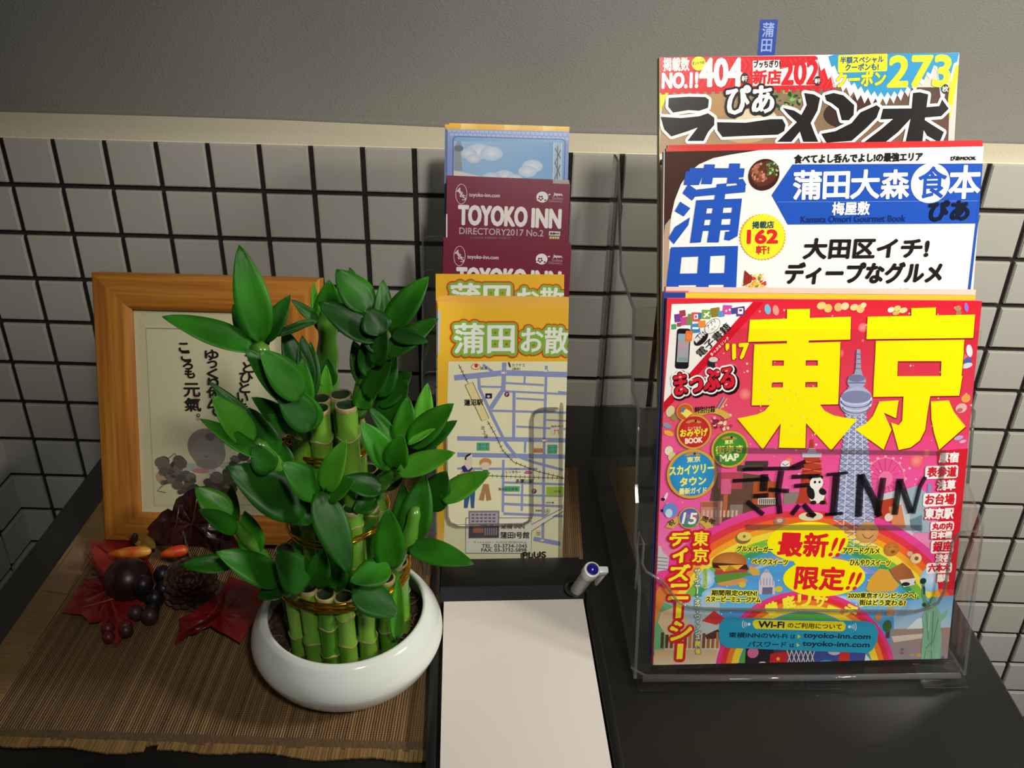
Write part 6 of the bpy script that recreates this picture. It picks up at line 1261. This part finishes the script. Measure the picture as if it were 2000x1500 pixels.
S.poly(P1((600, 82), (750, 78), (750, 130), (965, 75), (965, 218), (600, 222)), 'f6e9e4', 3); S.txt('ブッちぎり!', C1(606, 122), C1(752, 118), 13, Bk, 4, bold=.6); S.txt('新店', C1(602, 212), C1(755, 210), 25, 'd3202c', 4, bold=1.3); S.txt('202', C1(762, 215), C1(962, 212), 43, 'd3202c', 4, bold=2.1, out=('f6e9e4', 2)); S.ell(*C1(960, 195), 7, 9, '3a2a26', 4.5); S.txt('軒', C1(945, 210), C1(976, 209), 9, 'e9e2dc', 5, bold=.3)
S.rr(C1(1076, 0)[0], C1(0, 50)[1], C1(1350, 0)[0], C1(0, 142)[1], 3, 'f3e52a', 3.4, rot=1); S.txt('半額スペシャル', C1(1088, 98), C1(1328, 92), 12, '1c5a86', 4, bold=.5); S.txt('クーポンも!', C1(1116, 137), C1(1300, 133), 12, '1c5a86', 4, bold=.6)
S.txt('クーポン', C1(1066, 228), C1(1338, 218), 26, 'f8ec34', 4, bold=1.5, out=('2a2a20', 2)); S.txt('273', C1(1352, 228), C1(1690, 222), 55, 'f8ec34', 4.4, bold=2.6, shear=.06, out=('2a2a20', 2.4)); S.ell(*C1(1672, 240), 7, 9, '3a2a26', 4.5); S.txt('枚', C1(1655, 256), C1(1690, 254), 10, 'e9e2dc', 5, bold=.3)
T5 = [((130, 290), (240, 283), (335, 285), (355, 300), (350, 345), (300, 362), (240, 358), (155, 372), (128, 340)), ((85, 395), (200, 402), (300, 392), (350, 375), (385, 400), (385, 440), (350, 480), (325, 530), (235, 530), (292, 455), (230, 478), (145, 505), (105, 465)),
      ((400, 425), (560, 428), (700, 408), (765, 408), (782, 440), (775, 475), (740, 495), (600, 500), (430, 508), (402, 470)),
      ((885, 262), (940, 270), (975, 290), (960, 360), (922, 430), (945, 490), (965, 535), (880, 535), (862, 478), (815, 535), (735, 535), (800, 470), (845, 425), (800, 385), (765, 345), (830, 360), (870, 385), (900, 330)),
      ((1000, 275), (1050, 262), (1105, 275), (1165, 330), (1162, 385), (1135, 415), (1095, 415), (1078, 350), (1040, 320), (1008, 305)), ((1200, 370), (1290, 330), (1310, 345), (1290, 400), (1230, 460), (1150, 530), (1010, 540), (980, 490), (1060, 475), (1150, 430)),
      ((1325, 350), (1490, 348), (1640, 335), (1655, 298), (1692, 350), (1650, 392), (1530, 402), (1310, 410)), ((1492, 262), (1530, 258), (1578, 270), (1560, 400), (1545, 540), (1450, 540), (1480, 400)), ((1395, 395), (1485, 400), (1410, 480), (1335, 540), (1215, 540), (1320, 460)), ((1530, 395), (1600, 440), (1665, 480), (1640, 540), (1570, 500), (1535, 440))]
for pl in T5: S.poly(P1(*pl), '1a1716', 5, outline=('f5f1ec', 5.5))
S.poly(P1((75, 640), (115, 620), (110, 660), (85, 665)), '1a1716', 5, outline=('f5f1ec', 4))
S.txt('ぴあ', C1(455, 385), C1(712, 378), 52, 'f7f3ee', 7.4, bold=2.6, out=('1a1716', 6.5))
for pl, c_ in ((((45, 900), (80, 980), (60, 1240), (20, 1240)), 'e9d92a'), (((20, 1250), (70, 1250), (70, 1400), (20, 1400)), 'c86a2c')): S.poly(P1(*pl), c_, 2)
S.poly([(1258, 560), (1300, 560), (1290, 640), (1255, 640)], 'c9682a', 1.5); S.ell(1277, 600, 9, 30, 'a8201c', 2); S.poly([(1260, 610), (1276, 600), (1274, 640), (1256, 650)], 'e9e4da', 2.2)
S.poly([(1262, 715), (1290, 715), (1280, 860), (1245, 860)], 'b0a084', 1.5); S.ell(1268, 740, 10, 14, 'c8673a', 2); S.poly([(1258, 780), (1282, 784), (1276, 850), (1262, 830)], '7a5a3c', 2.2)
S.build('cover_print', mr.cover, PRINT)
box('edge_strip', mr.W-.0002, mr.W+.0004, 0, .007, 0, mr.H, mat('navy_edge', '20222e', .5), mr.o)

# ---------------------------------------------------------------- blue index tab behind the ramen book
bl_, br_, tl_ = on(1479, 106, 1, -.172), on(1511, 106, 1, -.172), on(1484, 38, 1, -.168)
Xv = br_-bl_; wv = np.linalg.norm(Xv); Yv = tl_-bl_; lv = np.linalg.norm(Yv)
tS = Sheet(bl_-Yv/lv*.016, Xv, Yv, wv*1.06, lv+.016)
tb_ = tag(empty('index_tab', tS.mtx), 'blue index tab with two pale characters sticking up behind the ramen guide', 'label')
slab('tab_plate', [(0, 0, 0), (tS.W, 0, 0), (tS.W, 0, tS.H), (0, 0, tS.H)], (0, .0006, 0), mat('tab_blue', '2748a4', .35), tb_)
tS.txt('蒲', (1488, 72), (1510, 72), 26, '9db2e6', 1, bold=.5); tS.txt('田', (1486, 101), (1506, 101), 23, '9db2e6', 1, bold=.5); tS.build('tab_print', tb_, PRINT)
